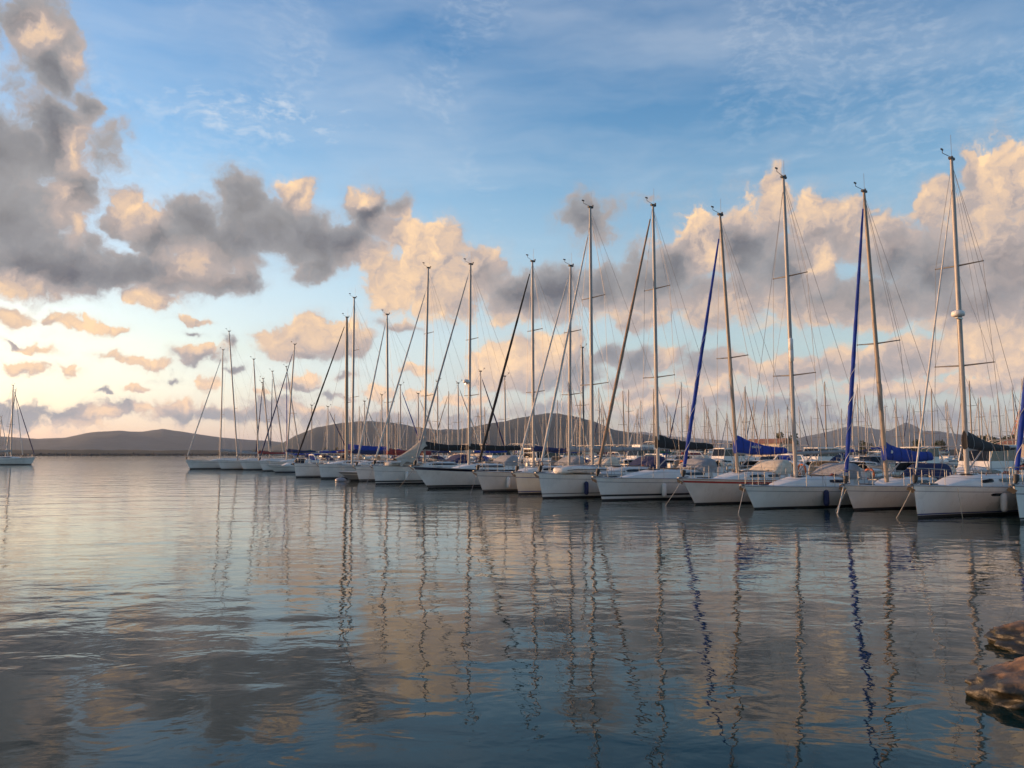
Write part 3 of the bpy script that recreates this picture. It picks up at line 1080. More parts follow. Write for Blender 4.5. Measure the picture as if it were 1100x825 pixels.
        arc = [(L * .84, yb, z + .60), (L - .12, yb * .95, z + .62), (L - .06, yb * .4, z + .62), (L - .06, -yb * .4, z + .62), (L - .12, -yb * .95, z + .62), (L * .84, -yb, z + .60)]
        ps.tube(arc, .016, 6).tube([(x, y, q - .28) for x, y, q in arc], .012, 5)
        for x, y, _ in arc[1:-1]:
            ps.tube([(x, y, z - .02), (x, y, z + .6)], .014, 5)
        put(ps, 'pushpit', STEEL)
    if anchor and detail > 1:
        an = MB()
        z = h.sheer(0)
        an.tube([(.55, .08, z + .06), (-.10, .08, z + .03), (-.22, .08, z - .06)], .028, 6)
        an.add([(-.20, .08, z - .02), (-.02, .26, z - .16), (.14, .08, z - .30), (-.02, -.10, z - .16), (-.06, .08, z - .10)], [(0, 1, 4), (1, 2, 4), (2, 3, 4), (3, 0, 4), (0, 3, 2, 1)], 0, False)
        put(an, 'anchor', WIRE)
        put(MB().box((.10, .08, z + .02), (.5, .10, .07)), 'bow_roller', WIRE)
    if wheel and detail > 1:
        wx, wz = L * .84, h.deck_z(L * .84) + .55
        put(MB().tube([(wx, .42 * math.cos(a), wz + .42 * math.sin(a)) for a in [2 * math.pi * k / 16 for k in range(17)]], .016, 5, 0, False)
            .tube([(wx, -.42, wz), (wx, .42, wz)], .01, 4).tube([(wx, 0, wz - .42), (wx, 0, wz + .42)], .01, 4), 'steering_wheel', STEEL)
        put(MB().box((wx + .06, 0, h.deck_z(wx) + .28), (.22, .26, .62), 0, 0, .8), 'binnacle', ROOFW)
    if frame:
        zt = h.deck_z(L * .86) + frame
        w = h.deck_y(L * .86) * .82
        for k_, x in enumerate((L * .74, L * .80, L * .86)):
            put(MB().tube([(L * .86, w * q_, h.deck_z(L * .86)) if abs(q_) == 1 else (L * .86 + (x - L * .86) * r_, w * q_ * 1.0001, h.deck_z(L * .86) + (zt - h.deck_z(L * .86)) * r_)
                           for q_, r_ in ((-1, 0), (-.98, .6), (-.85, .93), (-.5, 1), (.5, 1), (.85, .93), (.98, .6), (1, 0))], .014, 5), 'bimini_hoop', STEEL)
    if lifebuoy:
        bx_, bz_ = L - .10, h.sheer(1) + .42
        put(MB().tube([(bx_, .62 + .24 * math.cos(a), bz_ + .28 * math.sin(a)) for a in [math.pi * (-.35 + 1.7 * q / 12) for q in range(13)]], .065, 7), 'horseshoe_buoy', CANVAS[lifebuoy] if lifebuoy in CANVAS else ORANGE)
    if raft:
        rx = mast_x - .9
        put(MB().box((rx, .0, roof_z(rx) + .16), (.70, .48, .26), 0, 0, .86), 'liferaft', FENDER)
    if hood:
        put(sprayhood(xb - .75, xb + .55, h.deck_y(xb) * .60, roof_z(xb - .4) - .10, .72), 'sprayhood', CANVAS[hood])
    if bimini:
        zt = h.deck_z(L * .86) + 2.05
        w = h.deck_y(L * .86) * .72
        rg = [[(x, w * math.cos(a), zt - .10 + (.16 + dz) * math.sin(a)) for a in [math.pi * k / 8 for k in range(9)]] for x, dz in ((L * .76, 0), (L * .82, .03), (L * .90, .03), (L * .97, 0))]
        bm_ = MB().grid(rg).grid([[(x, y, z - .02) for x, y, z in reversed(r_)] for r_ in rg])
        bi = put(bm_, 'bimini', CANVAS[bimini])
        fr = MB()
        for x in (L * .78, L * .95):
            for sg in (1, -1):
                fr.tube([(L * .865, sg * w * 1.0, h.deck_z(L * .86)), (x, sg * w * .98, zt - .06)], .014, 5)
        put(fr, 'bimini_frame', STEEL, bi)
    return root, dict(h=h, rz=rz, base=base, ax=ax, mast_x=mast_x, P1=P1, roof_z=roof_z)


def local(info, x, y, z):
    p = info['base'] + info['ax'] * x + Vector((-info['ax'].y, info['ax'].x, 0)) * y
    return Vector((p.x, p.y, z))


def mooring(info, p_boat, p_end, label, mat=None, sag=.15, name='mooring_line', r=.011):
    a, b = local(info, *p_boat), Vector(p_end) if not isinstance(p_end, tuple) or len(p_end) != 4 else local(info, *p_end[:3])
    pts = [a + (b - a) * (i / 10) - Vector((0, 0, sag * 4 * (i / 10) * (1 - i / 10))) for i in range(11)]
    c = pts[0].copy()
    o = MB().tube([p - c for p in pts], r, 5).build(name, mat or ROPE, None, c)
    return tag(o, label, 'mooring line', 'mooring lines at the bows')


def fender(info, x, label, mat=None, side=1, drop=.75):
    h = info['h']
    y = side * (h.pt(x / h.L, h.deck_z(x) * .55, 1).y + .13)
    p = local(info, x, y, h.deck_z(x) - drop)
    mb = MB()
    mb.tube([(0, 0, z) for z in (-.36, -.33, -.25, .25, .33, .36)], [.03, .09, .125, .125, .09, .03], 10)
    root = empty('fender', p)
    tag(root, label, 'fender', 'fenders hanging at the hulls')
    mb.build('fender_body', mat or FENDER, root)
    MB().tube([(0, 0, .35), (0, 0, drop + .55)], .009, 4).build('fender_line', ROPE, root)
    return root


# ------------------------------------------------------------------ motor boats
def motor_boat(name, label, bow, *, L=8.5, B=2.9, fb=1.05, rise=.45, rake=1.5, rz=AXIS, group=None, hullmats=None, style='cuddy', top=None, canopy=None, arch=True, from_stern=False, cat='motor boat'):
    h = Yacht(L, B, fb, rise, rake, .92, 0.0)
    c, s = math.cos(rz), math.sin(rz)
    ax = Vector((c, s, 0))
    base = Vector((bow.x, bow.y, 0)) - ax * rake
    root = empty(name, base + ax * L / 2, rz)
    tag(root, label, cat, group)
    sh = -L / 2

    def put(mb, nm, mats, parent=root):
        return mb.shift(sh).build(nm, mats, parent)

    put(hull_mesh(h, (.08, .13), (.22, .27), 22), 'hull', hullmats or [WHITE, BLACKP, BLUESTRIPE, GREYSTRIPE, RUBBER, WHITE])
    put(deck_mesh(h), 'deck', ROOFW)
    xa, xb, ht = L * .26, L * .56, .42 if style != 'cabin' else .55
    mb, side = coachroof(h, xa, xb, ht, .70)
    cab = put(mb, 'foredeck_cabin', ROOFW)
    for sg in (1, -1):
        put(window_strip(side, .40, .92, sg, .35, .72), 'window', GLASS, cab)
    rz_ = side[-1][2] + side[-1][3]
    w = h.deck_y(xb) * .74
    if style in ('cuddy', 'open'):
        ws = MB()
        f = [(xb - .75, -w * .55, rz_ - .02), (xb - .75, w * .55, rz_ - .02), (xb + .35, w, rz_ - .1), (xb + .35, -w, rz_ - .1)]
        tpp = [(xb - .15, -w * .52, rz_ + .50), (xb - .15, w * .52, rz_ + .50), (xb + .55, w * .92, rz_ + .46), (xb + .55, -w * .92, rz_ + .46)]
        for a, b in ((0, 1), (1, 2), (3, 0)):
            ws.add([f[a], f[b], tpp[b], tpp[a]], [(0, 1, 2, 3)], 0, False)
        wsn = put(ws, 'windscreen', GLASS)
        put(MB().tube([tpp[2], tpp[1], tpp[0], tpp[3]], .02, 5), 'windscreen_frame', STEEL, wsn)
    else:
        # wheelhouse with big dark windows and a hard top
        x0, x1 = xb - L * .16, xb + L * .22
        z0, z1 = h.deck_z(xb) + .25, h.deck_z(xb) + 1.75
        lo = [(x0, -w * .8), (x0, w * .8), (x1, w), (x1, -w)]
        hi = [(x0 + .55, -w * .7), (x0 + .55, w * .7), (x1 + .1, w * .88), (x1 + .1, -w * .88)]
        lerp = lambda k: [(a[0] + (b[0] - a[0]) * k, a[1] + (b[1] - a[1]) * k, z0 + (z1 - z0) * k) for a, b in zip(lo, hi)]
        wh = put(MB().loft([lerp(0), lerp(.45)], 0, False), 'wheelhouse', ROOFW)
        put(MB().loft([lerp(.45), lerp(.95)], 0, False), 'window', GLASS, wh)
        for k in range(4):
            a, b = Vector(lerp(.45)[k]), Vector(lerp(.95)[k])
            put(MB().tube([a, b], .04, 5), 'window_post', ROOFW, wh)
        for k in (1, 3):
            a, b = (Vector(lerp(.45)[k]) + Vector(lerp(.45)[(k + 1) % 4])) / 2, (Vector(lerp(.95)[k]) + Vector(lerp(.95)[(k + 1) % 4])) / 2
            put(MB().tube([a, b], .035, 5), 'window_post', ROOFW, wh)
        rf = [(x0 + .35, -w * .72, z1), (x0 + .35, w * .72, z1), (x1 + .5, w * .94, z1), (x1 + .5, -w * .94, z1)]
        put(MB().loft([rf, [(x, y * .96, z + .09) for x, y, z in rf]], 0, False), 'hard_top', ROOFW, wh)
        rz_ = z1 - .3
        if style == 'fly':
            fl = [(x0 + .9, -w * .6, z1 + .09), (x0 + .9, w * .6, z1 + .09), (x1 + .3, w * .78, z1 + .09), (x1 + .3, -w * .78, z1 + .09)]
            put(MB().loft([fl, [(x + .1, y * 1.05, z + .5) for x, y, z in fl]], 0, False), 'flybridge', ROOFW)
    if arch:
        xx = L * .80
        wa = h.deck_y(xx) * .86
        za = h.deck_z(xx)
        put(MB().tube([(xx + .3, -wa, za), (xx, -wa * .92, za + 1.1), (xx - .12, -wa * .7, za + 1.45), (xx - .12, wa * .7, za + 1.45), (xx, wa * .92, za + 1.1), (xx + .3, wa, za)], .06, 8), 'radar_arch', ROOFW)
    if canopy:
        put(sprayhood(xb - .1, L * .93, h.deck_y(L * .7) * .86, h.deck_z(L * .7), 1.05 if style != 'cabin' else 1.5), 'canopy', CANVAS[canopy])
    zb0 = h.sheer(0)
    y1 = h.deck_y(L * .30) * .95
    rp = MB()
    arc = [(L * .42, h.deck_y(L * .42) * .96, h.deck_z(L * .42) + .35), (L * .25, h.deck_y(L * .25) * .95, zb0 + .34), (.5, h.deck_y(.5) * .9, zb0 + .46), (.0, 0, zb0 + .48)]
    arc = arc + [(x, -y, z) for x, y, z in reversed(arc[:-1])]
    rp.tube(arc, .016, 6)
    for x, y, z in (arc[0], arc[1], arc[2], arc[-3], arc[-2], arc[-1]):
        rp.tube([(x, y, h.deck_z(x) - .02), (x, y, z)], .012, 5)
    put(rp, 'bow_rail', STEEL)
    ob = MB()
    ob.box((L + .25, 0, .55), (.35, .40, .75), 0, 0, .8).tube([(L + .25, 0, .2), (L + .30, 0, -.4)], .09, 6)
    put(ob, 'outboard_motor', RUBBER)
    return root, dict(h=h, rz=rz, base=base, ax=ax)


# ------------------------------------------------------------------ the front row of yachts, bows to the open water
FRONT = 'yachts moored bow-out along the front row'
Y = sailing_yacht
std = dict(group=FRONT)

b1, i1 = Y('sailing_yacht', 'white yacht cut off at the right edge, its blue furled headsail beside the frame', on_water(1096, 561.5),
           h=Yacht(10, 3.2, 1.10, .18, .30), mast_x=4.0, top=(1128, 150), genoa='blue', spiral=.5, spreaders=(.38, .70), cover='navy', hood='navy', **std)

b2, i2 = Y('sailing_yacht', 'white yacht with black boom cover and a radar dome halfway up its mast', on_water(986, 556.4),
           h=Yacht(11.2, 3.6, 1.04, .17, .24, .86), mast_px=1036, top=(1022, 171), mast_r=.10, genoa='light', genoa_r=.36, genoa_top=.90, spreaders=(.34, .655), spr_len=1.15,
           radar=.50, cover='black', cover_h=(.78, .20, .12), boot=(.10, .15), cove=(.20, .225), roof=(.17, .70, .42), windows=((.30, .43), (.50, .90)), boom_h=1.05, ports=(.34,),
           hood=None, frame=1.9, lifebuoy='orange', hullmats=[WHITE, BLACKP, BLUESTRIPE, GREYSTRIPE, ALU, REDSTRIPE], **std)

b3, i3 = Y('sailing_yacht', 'white yacht with blue boom cover and bright blue headsail spirally lashed, on a tilted mast', on_water(917.4, 548),
           h=Yacht(10.6, 3.3, .90, .16, .66), mast_px=950, top=(928, 206), mast_r=.095, mast_mat=ALUT, genoa='blue', spiral=.42, genoa_top=.975, spreaders=(.47,), spr_len=1.0,
           cover='blue', cover_h=(.85, .42), boot=(.09, .12), cove=(.22, .25), roof=(.26, .64, .36), windows=((.35, .62), (.68, .9)), boom_h=.95, hood='navy', frame=1.8, lifebuoy='cream', hullmats=[WHITE2, BLACKP, WHITE2, GREYSTRIPE, ALU, REDSTRIPE], **std)

b4, i4 = Y('sailing_yacht', 'white yacht with bare forestay and white radar reflector cans on its mast', on_water(810.5, 547),
           h=Yacht(11.0, 3.4, .86, .16, .66), mast_px=853, top=(841.5, 191), mast_r=.095, genoa=None, spreaders=(.335, .665), spr_len=1.1, reflector=(.40, .435),
           boot=(.08, .11), cove=(.21, .235), roof=(.17, .62, .40), windows=((.62, .90),), cover=None, boom_mat=CANVAS['grey'], boom_h=1.1, hood='grey', frame=1.85, lifebuoy='orange', hullmats=[WHITE, BLACKP, WHITE, GREYSTRIPE, ALU, REDSTRIPE], **std)

b5, i5 = Y('sailing_yacht', 'white yacht with a red band under its deck edge and blue furled headsail', on_water(747, 542),
           h=Yacht(10.4, 3.3, 1.04, .20, .92), mast_px=791, top=(773.5, 231), mast_r=.09, mast_mat=ALUT, genoa='blue', spiral=.62, genoa_top=.94, spreaders=(.44,), spr_len=.95,
           cover='blue', cover_h=(.98, .34), band=(.10, .19), boot=(.09, .11), cove=(.32, .33), roof=(.24, .64, .36), windows=((.35, .60), (.66, .88)),
           hullmats=[WHITE2, BLACKP, WHITE2, WHITE2, TEAK, REDSTRIPE], boom_h=.95, hood='cream', frame=1.75, lifebuoy='orange', **std)

b6, i6 = Y('sailing_yacht', 'white yacht with black waterline stripe, tan furled headsail and black boom cover', on_water(647, 538),
           h=Yacht(11.4, 3.6, 1.02, .17, .44, .86), mast_px=706, top=(701.5, 221), mast_r=.10, genoa='tan', spreaders=(.345, .68), spr_len=1.15, genoa_top=.985,
           cover='black', cover_h=(.85, .34), boot=(.21, .31), cove=(.21, .24), roof=(.15, .66, .42), windows=((.66, .92),), boom_h=1.15, hood='grey', frame=1.9, ports=(.50, .62), lifebuoy='cream', **std)

b7, i7 = Y('sailing_yacht', 'white yacht carrying an upturned dinghy on its foredeck, grey-tan furled headsail', on_water(583, 535.5),
           h=Yacht(12, 3.8, 1.16, .18, .30, .88), mast_px=636, top=(634, 223), mast_r=.10, genoa='light', genoa_r=.7, spreaders=(.33, .655), spr_len=1.15, genoa_top=.92,
           boot=(.22, .26), cove=(.26, .285), roof=(.34, .68, .40), windows=((.30, .85),), ports=(.36,), cover='grey', cover_h=(.28, .22), boom_h=1.35, frame=1.9, hood='navy', lifebuoy='orange', **std)

b8, i8 = Y('sailing_yacht', 'white yacht squeezed between two wider hulls, white furled headsail', on_water(557, 531),
           h=Yacht(10.5, 3.2, 1.10, .18, .25), mast_px=611, top=(613, 286), mast_r=.09, genoa='light', genoa_r=.6, spreaders=(.36, .67), genoa_top=.97, cover='grey', cover_h=(.34, .24), boot=(.12, .18), frame=1.8, hood='cream', hullmats=[CREAM, BLACKP, BLUESTRIPE, BLUESTRIPE, ALU, CREAM], **std)

b9, i9 = Y('sailing_yacht', 'white yacht with a black furled headsail running up its forestay', on_water(519, 528.5),
           h=Yacht(11.4, 3.5, 1.10, .19, .55), mast_px=573, top=(572, 281), mast_r=.095, genoa='black', spreaders=(.36, .66), genoa_top=.975, cover='navy', cover_h=(.40, .22), boot=(.09, .14), hood='grey', frame=1.8, hullmats=[WHITE2, BLACKP, BLACKP, GREYSTRIPE, TEAK, WHITE], **std)

b10, i10 = Y('sailing_yacht', 'white yacht with a broad navy band along its gunwale, radar above the mast foot', on_water(460, 524.5),
             h=Yacht(11.6, 3.6, 1.16, .34, 1.2), mast_px=504, top=(505.5, 284), mast_r=.10, genoa='grey', genoa_r=.7, spreaders=(.34, .62), genoa_top=.97, cover='black', cover_h=(.5, .35),
             band=(.03, .20), boot=(.09, .20), cove=(.30, .31), radar=.41, hood='grey', frame=1.9, lifebuoy='orange', hullmats=[WHITE, BLACKP, BLACKP, WHITE, ALU, pm('navy_band', (.015, .017, .045), .35, .15, 2.0)], **std)

b11, i11 = Y('sailing_yacht', 'white yacht with cream tarpaulin rigged over its foredeck and long black boom cover', on_water(403.6, 520),
             h=Yacht(11.8, 3.7, 1.24, .20, .28, .88), mast_px=456, top=(460, 288), mast_r=.10, genoa='light', genoa_r=.75, spreaders=(.34, .66), genoa_top=.90, cover='black', cover_h=(.75, .45),
             boot=(.14, .26), cove=(.40, .43), ports=(.45,), frame=1.9, hood='navy', **std)

b12, i12 = motor_boat('motor_boat', 'low white motor boat with sharp overhanging bow and dark side below the flare', on_water(377, 516.5), L=9.0, B=3.0, fb=.62, rise=.22, rake=1.3,
                      hullmats=[GREYHULL, BLACKP, BLACKP, WHITE, WHITE, WHITE], style='cuddy', group='motor boats in the front row')

b13, i13 = Y('sailing_yacht', 'white yacht with thick tan mast, charcoal furled headsail and blue boom cover', on_water(318, 513),
             h=Yacht(12.5, 3.8, 1.20, .20, .22, .88), mast_px=373, top=(372.6, 341), mast_r=.17, mast_mat=ALUT, genoa='black', spreaders=(.40,), genoa_top=.97, cover='blue', cover_h=(.75, .45), boot=(.10, .16), **std)

b13b, i13b = Y('sailing_yacht', 'white yacht just behind the thick tan mast, with the taller slim grey mast', on_water(345, 514.5),
               h=Yacht(12.2, 3.6, 1.20, .20, .3), mast_px=376, top=(380.5, 320), mast_r=.11, genoa=None, spreaders=(.40, .68), cover='navy', cover_h=(.45, .3), **std)

b12b, i12b = Y('sailing_yacht', 'white yacht with maroon sail cover beside the sharp-bowed motor boat', on_water(386, 517),
               h=Yacht(11.2, 3.5, 1.10, .18, .4), mast_px=414, top=(415.8, 338), mast_r=.10, genoa='light', genoa_r=.8, genoa_top=.97, spreaders=(.42,), cover='red', cover_h=(.6, .4), **std)

b14, i14 = motor_boat('motor_boat', 'small white motor boat with pointed bow beside the red-covered yachts', on_water(296, 507.5), L=7.5, B=2.7, fb=.72, rise=.25, rake=1.2, group='motor boats in the front row', canopy=None)

far = [(283, 506.2, 309, (316.5, 370), 'navy', 'navy', 10.6, 'distant white yacht with slanting navy headsail left of the small motor boat'),
       (262, 504.9, 271.5, (272.5, 386), None, 'red', 10.2, 'distant white yacht with maroon boom cover and bare rigging'),
       (238, 504.6, 243.5, (246, 356), None, 'grey', 10.8, 'distant white yacht with the tallest mast at the far end of the row'),
       (204, 504.0, 238, (239.5, 376), 'light', 'grey', 12.5, 'last white yacht at the far left end of the row, long bow and pale headsail')]
for px, py, mpx, top, gen, cov, L, lab in far:
    Y('sailing_yacht', lab, on_water(px, py), h=Yacht(L, 3.4, 1.15, .25, .7), mast_px=mpx, top=top, mast_r=.10, genoa=gen, spreaders=(.40,), cover=cov, detail=1, **std)
small_masts = [(282, 407, 'navy', 'slim white yacht whose short mast stands just right of the maroon-covered yacht'), (281, 411, None, 'small white yacht with the shortest mast at the far end of the row'),
               (292, 399, 'navy', 'small white yacht with navy furled headsail in the far cluster'), (307, 394, 'blue', 'small white yacht with blue furled headsail in the far cluster')]
for i, (px, ty, gen, lab) in enumerate(small_masts):
    p = on_water(px - 6 + 3 * i, 503.4 - .25 * i)
    Y('sailing_yacht', lab, p, h=Yacht(9, 3.0, 1.0, .18, .4), mast_px=px, top=(px + .5, ty), mast_r=.09, genoa=gen, spreaders=(.5,), cover=('grey', 'navy', 'blue', 'blue')[i], detail=1, **std)

# boats lying off at the left edge, bows to the right
Y('sailing_yacht', 'white ketch at the left edge with its bow to the right', on_water(33.5, 499.3), h=Yacht(12.5, 3.5, 1.15, .45, .9), rz=R(172), mast_px=14, top=(14.2, 414), mast_r=.13,
  genoa='navy', spreaders=(.45,), cover='grey', detail=1, group='yachts lying off at the left edge')
Y('sailing_yacht', 'second white yacht at the left edge, mostly hidden behind the ketch', on_water(22, 497.6), h=Yacht(11, 3.3, 1.1, .3, .7), rz=R(168), mast_px=8, top=(17, 419), mast_r=.11,
  genoa='light', spreaders=(.45,), cover='grey', detail=1, group='yachts lying off at the left edge')
Y('sailing_yacht', 'small yacht with short mast entering at the left edge', on_water(7, 498.2), h=Yacht(8, 2.8, .95, .2, .5), rz=R(174), mast_px=1.2, top=(1.5, 448), mast_r=.09,
  genoa='light', spreaders=(.5,), cover='blue', detail=1, group='yachts lying off at the left edge')


# ------------------------------------------------------------------ things on and around the front row
def dinghy(name, p, rz, label, mat, L=2.6, W=1.35, upturned=True):
    """Inflatable tender: a U of fat tubes with a floor and wooden transom, lying keel up."""
    root = empty(name, p, rz)
    tag(root, label, 'dinghy')
    k = -1 if upturned else 1
    t = MB()
    pts = [(L / 2, W / 2 - .2, 0), (0, W / 2 - .2, 0), (-L * .28, W / 2 - .26, -.02 * k), (-L * .43, W * .2, .03 * k), (-L / 2, 0, .08 * k),
           (-L * .43, -W * .2, .03 * k), (-L * .28, -W / 2 + .26, -.02 * k), (0, -W / 2 + .2, 0), (L / 2, -W / 2 + .2, 0)]
    t.tube([(x, y, z + .22) for x, y, z in pts], [.10, .2, .2, .2, .2, .2, .2, .2, .10], 10)
    t.build('buoyancy_tube', mat, root)
    MB().loft([[(-L * .42, -.1, .30), (-L * .42, .1, .30), (-L * .42, .1, .36), (-L * .42, -.1, .36)],
               [(-L * .15, -W * .38, .33), (-L * .15, W * .38, .33), (-L * .15, W * .3, .44), (-L * .15, -W * .3, .44)],
               [(L * .40, -W * .36, .33), (L * .40, W * .36, .33), (L * .40, W * .26, .46), (L * .40, -W * .26, .46)]]).build('floor', CANVAS['grey'], root)
    MB().box((L * .41, 0, .26), (.05, W * .62, .34)).build('transom', TEAK, root)
    MB().tube([(x * 1.01, y * 1.02 - (.21 if y < 0 else -.21 if y > 0 else 0), .23 + z) for x, y, z in pts], .018, 5).build('grab_line', RUBBER, root)
    return root


dz = i7['h'].deck_z(2.6)
dinghy('inflatable_dinghy', local(i7, 2.6, -.25, dz + .02), AXIS + R(3), 'white inflatable dinghy upturned on the foredeck of a yacht', CANVAS['white'], 3.0, 1.7)
dz = i11['h'].deck_z(2.4)
dinghy('inflatable_dinghy', local(i11, 2.6, -.2, dz + .02), AXIS - R(4), 'grey inflatable dinghy upturned below the cream tarpaulin', CANVAS['light'], 2.8, 1.5)

# cream tarpaulin from mast to foredeck
p0, p1 = local(i11, 1.9, 0, i11['h'].deck_z(2) + .65), local(i11, i11['mast_x'] - .15, 0, i11['h'].deck_z(4) + 2.35)
c = (p0 + p1) / 2
side = Vector((-i11['ax'].y, i11['ax'].x, 0))
rows = []
for i in range(13):
    t = i / 12
    m = p0 + (p1 - p0) * t - Vector((0, 0, .18 * math.sin(math.pi * t)))
    rows.append([m + side * (w * (1.15 - .35 * t)) - Vector((0, 0, abs(w) ** 1.4 * (.75 + .25 * math.sin(t * 9 + w * 3)))) - c for w in [-1 + k / 5 for k in range(11)]])
tp = MB().grid(rows).grid([[p - Vector((0, 0, .02)) for p in reversed(r)] for r in rows])
o = tp.build('tarpaulin', cloth('faded_cream', (.36, .31, .24)), None, c)
tag(o, 'cream tarpaulin sloping from a mast down over the foredeck', 'tarpaulin')

def beside(info, px):
    """Distance from the bow at which the camera side of the hull shows in a given column of the photograph."""
    h = info['h']
    return min((x / 20 for x in range(10, 160)), key=lambda x: abs(px_of(local(info, x, -h.pt(x / h.L, .6, 1).y - .13, 0)) - px))


fender(i2, beside(i2, 1073), 'white fender hanging at the side of the radar-dome yacht', side=-1, drop=.62)
fender(i4, beside(i4, 886), 'navy fender at the side of the radar-reflector yacht', CANVAS['navy'], side=-1, drop=.5)
fender(i7, beside(i7, 629), 'navy fender at the side of the dinghy-carrying yacht', CANVAS['navy'], side=-1, drop=.75)
fender(i9, beside(i9, 546), 'white fender at the side of the black-headsail yacht', side=-1, drop=.65)
fender(i11, beside(i11, 437), 'white fender at the side of the tarpaulin yacht', side=-1, drop=.75)
fender(i6, beside(i6, 712), 'white fender just left of the red-banded bow', side=-1, drop=.6)

mooring(i2, (.06, .05, 1.15), on_water(963, 556.5), 'pale line slanting from the radar-dome bow into the water', sag=.03)
mooring(i2, (1.6, -.85, 1.10), local(i2, 1.6, -.98, -.05), 'thin line dropping from the rail of the radar-dome yacht', sag=0, r=.012)
mooring(i3, (-.02, .02, 1.0), on_water(899.5, 552), 'pale rope hanging straight down from the blue-lashed yacht', sag=.01, r=.03)
mooring(i3, (.05, -.10, 1.0), on_water(897.5, 549), 'grey rope beside the pale one under the blue-lashed bow', sag=.05, r=.016)
mooring(i4, (.02, .0, .96), on_water(793, 552), 'thin line dropping from the bow of the radar-reflector yacht', sag=0)
mooring(i5, (.03, .0, 1.15), on_water(714.5, 543.5), 'pale line slanting from the red-banded bow into the water', sag=.02)
mooring(i10, (.1, .0, 1.4), on_water(428, 524.5), 'dark line slanting from the navy-banded bow', WIRE, .05)
mooring(i9, (.1, .0, 1.2), on_water(505, 531), 'dark line from the bow of the black-headsail yacht', WIRE, .04)
mooring(i11, (.05, 0, 1.3), on_water(392, 523), 'thin line from the bow under the cream tarpaulin', WIRE, .03)

# mooring buoy under the sharp motor-boat bow
p = on_water(366, 517)
bu = empty('mooring_buoy', p)
tag(bu, 'whitish mooring buoy floating under the sharp motor-boat bow', 'buoy')
MB().ball((0, 0, .08), (.50, .34, .26), 0, 14, 8).build('float', GREYSTRIPE, bu)
MB().tube([(.0, 0, .30), (0, 0, .40)], .03, 6).tube([(-.06 + .12 * math.cos(a) * .5, 0, .46 + .07 * math.sin(a)) for a in [2 * math.pi * k / 10 for k in range(11)]], .015, 5).build('ring', STEEL, bu)


def part(root, name):
    return next((ch for ch in root.children_recursive if ch.name.split('.')[0] == name), None)


def cover_side(o, x, zf):
    """Point on the camera side of a sail cover at local x and a fraction of its height."""
    vs_ = [v.co for v in o.data.vertices if abs(v.co.x - x) < .18]
    zs = [v.z for v in vs_]
    z = min(zs) + (max(zs) - min(zs)) * zf
    near = sorted(vs_, key=lambda v: abs(v.z - z))[:6]
    return min(v.y for v in near), z


for bt, inf, dx, marks in ((b5, i5, 1.15, [[(0, .10), (.02, 0), (.06, .10), (.10, 0), (.12, .10)], [(.17, 0), (.17, .14)], [(.22, .02), (.28, .09), (.32, .0), (.22, .03)], [(.38, 0), (.38, .16), (.46, .05), (.38, 0)], [(.52, 0), (.56, .10), (.62, .0)], [(.66, .0), (.72, .10)]]),
                           (b3, i3, .35, [[(0, 0), (.10, .0), (.13, .09), (.03, .12), (0, 0)], [(.03, .03), (.10, .08)], [(.02, .09), (.12, .03)]])):
    cv = part(bt, 'sail_cover')
    if cv:
        x = min(v.co.x for v in cv.data.vertices) + dx
        yy, zz = cover_side(cv, x + .2, .5)
        mb = MB()
        for st in marks:
            mb.tube([(x + px_ , yy - .03, zz + py_) for px_, py_ in st], .018, 4)
        mb.build('cover_lettering', CANVAS['white'], cv)

# ------------------------------------------------------------------ pontoons
PLANK = pm('pontoon_timber', (.20, .165, .13), .8, .3, 5.0, bump=.01, bump_scale=40)
FLOAT = pm('pontoon_float', (.16, .16, .155), .8, .2, 3.0)


def pontoon(d, s0, s1, label):
    c = harbour((s0 + s1) / 2, d)
    ang = math.atan2(US.y, US.x)
    root = empty('pontoon', c, ang)
    tag(root, label, 'pontoon', 'floating pontoons')
    L = s1 - s0
    MB().box((0, 0, .48), (L, 2.2, .14)).build('walkway', PLANK, root)
    fl = MB()
    k = int(L // 8)
    for i in range(k):
        fl.box((-L / 2 + (i + .5) * L / k, 0, .12), (L / k * .7, 1.9, .56))
    tag(fl.build('floats', FLOAT, root))
    bl = MB()
    for i in range(k):
        x = -L / 2 + (i + .5) * L / k
        bl.box((x, .95, .62), (.3, .12, .14)).box((x, -.95, .62), (.3, .12, .14))
    bl.build('cleats', WIRE, root)
    return root


pontoon(12.9, -10, 128, 'floating timber pontoon behind the sterns of the front row')

# ------------------------------------------------------------------ second row, sterns towards the front row
BACK = AXIS + math.pi
SEC = 'boats berthed behind the front row'


def near_front(px):
    ds = [(1075, 'the cropped right-edge yacht'), (1000, 'the radar-dome yacht'), (925, 'the blue-lashed yacht'), (825, 'the radar-reflector yacht'), (755, 'the red-banded yacht'),
          (665, 'the black-striped yacht'), (590, 'the dinghy-carrying yacht'), (525, 'the black-headsail yacht'), (465, 'the navy-banded yacht'), (405, 'the tarpaulin yacht'), (340, 'the thick tan mast'), (270, 'the far end of the row')]
    return min(ds, key=lambda q: abs(q[0] - px))[1]


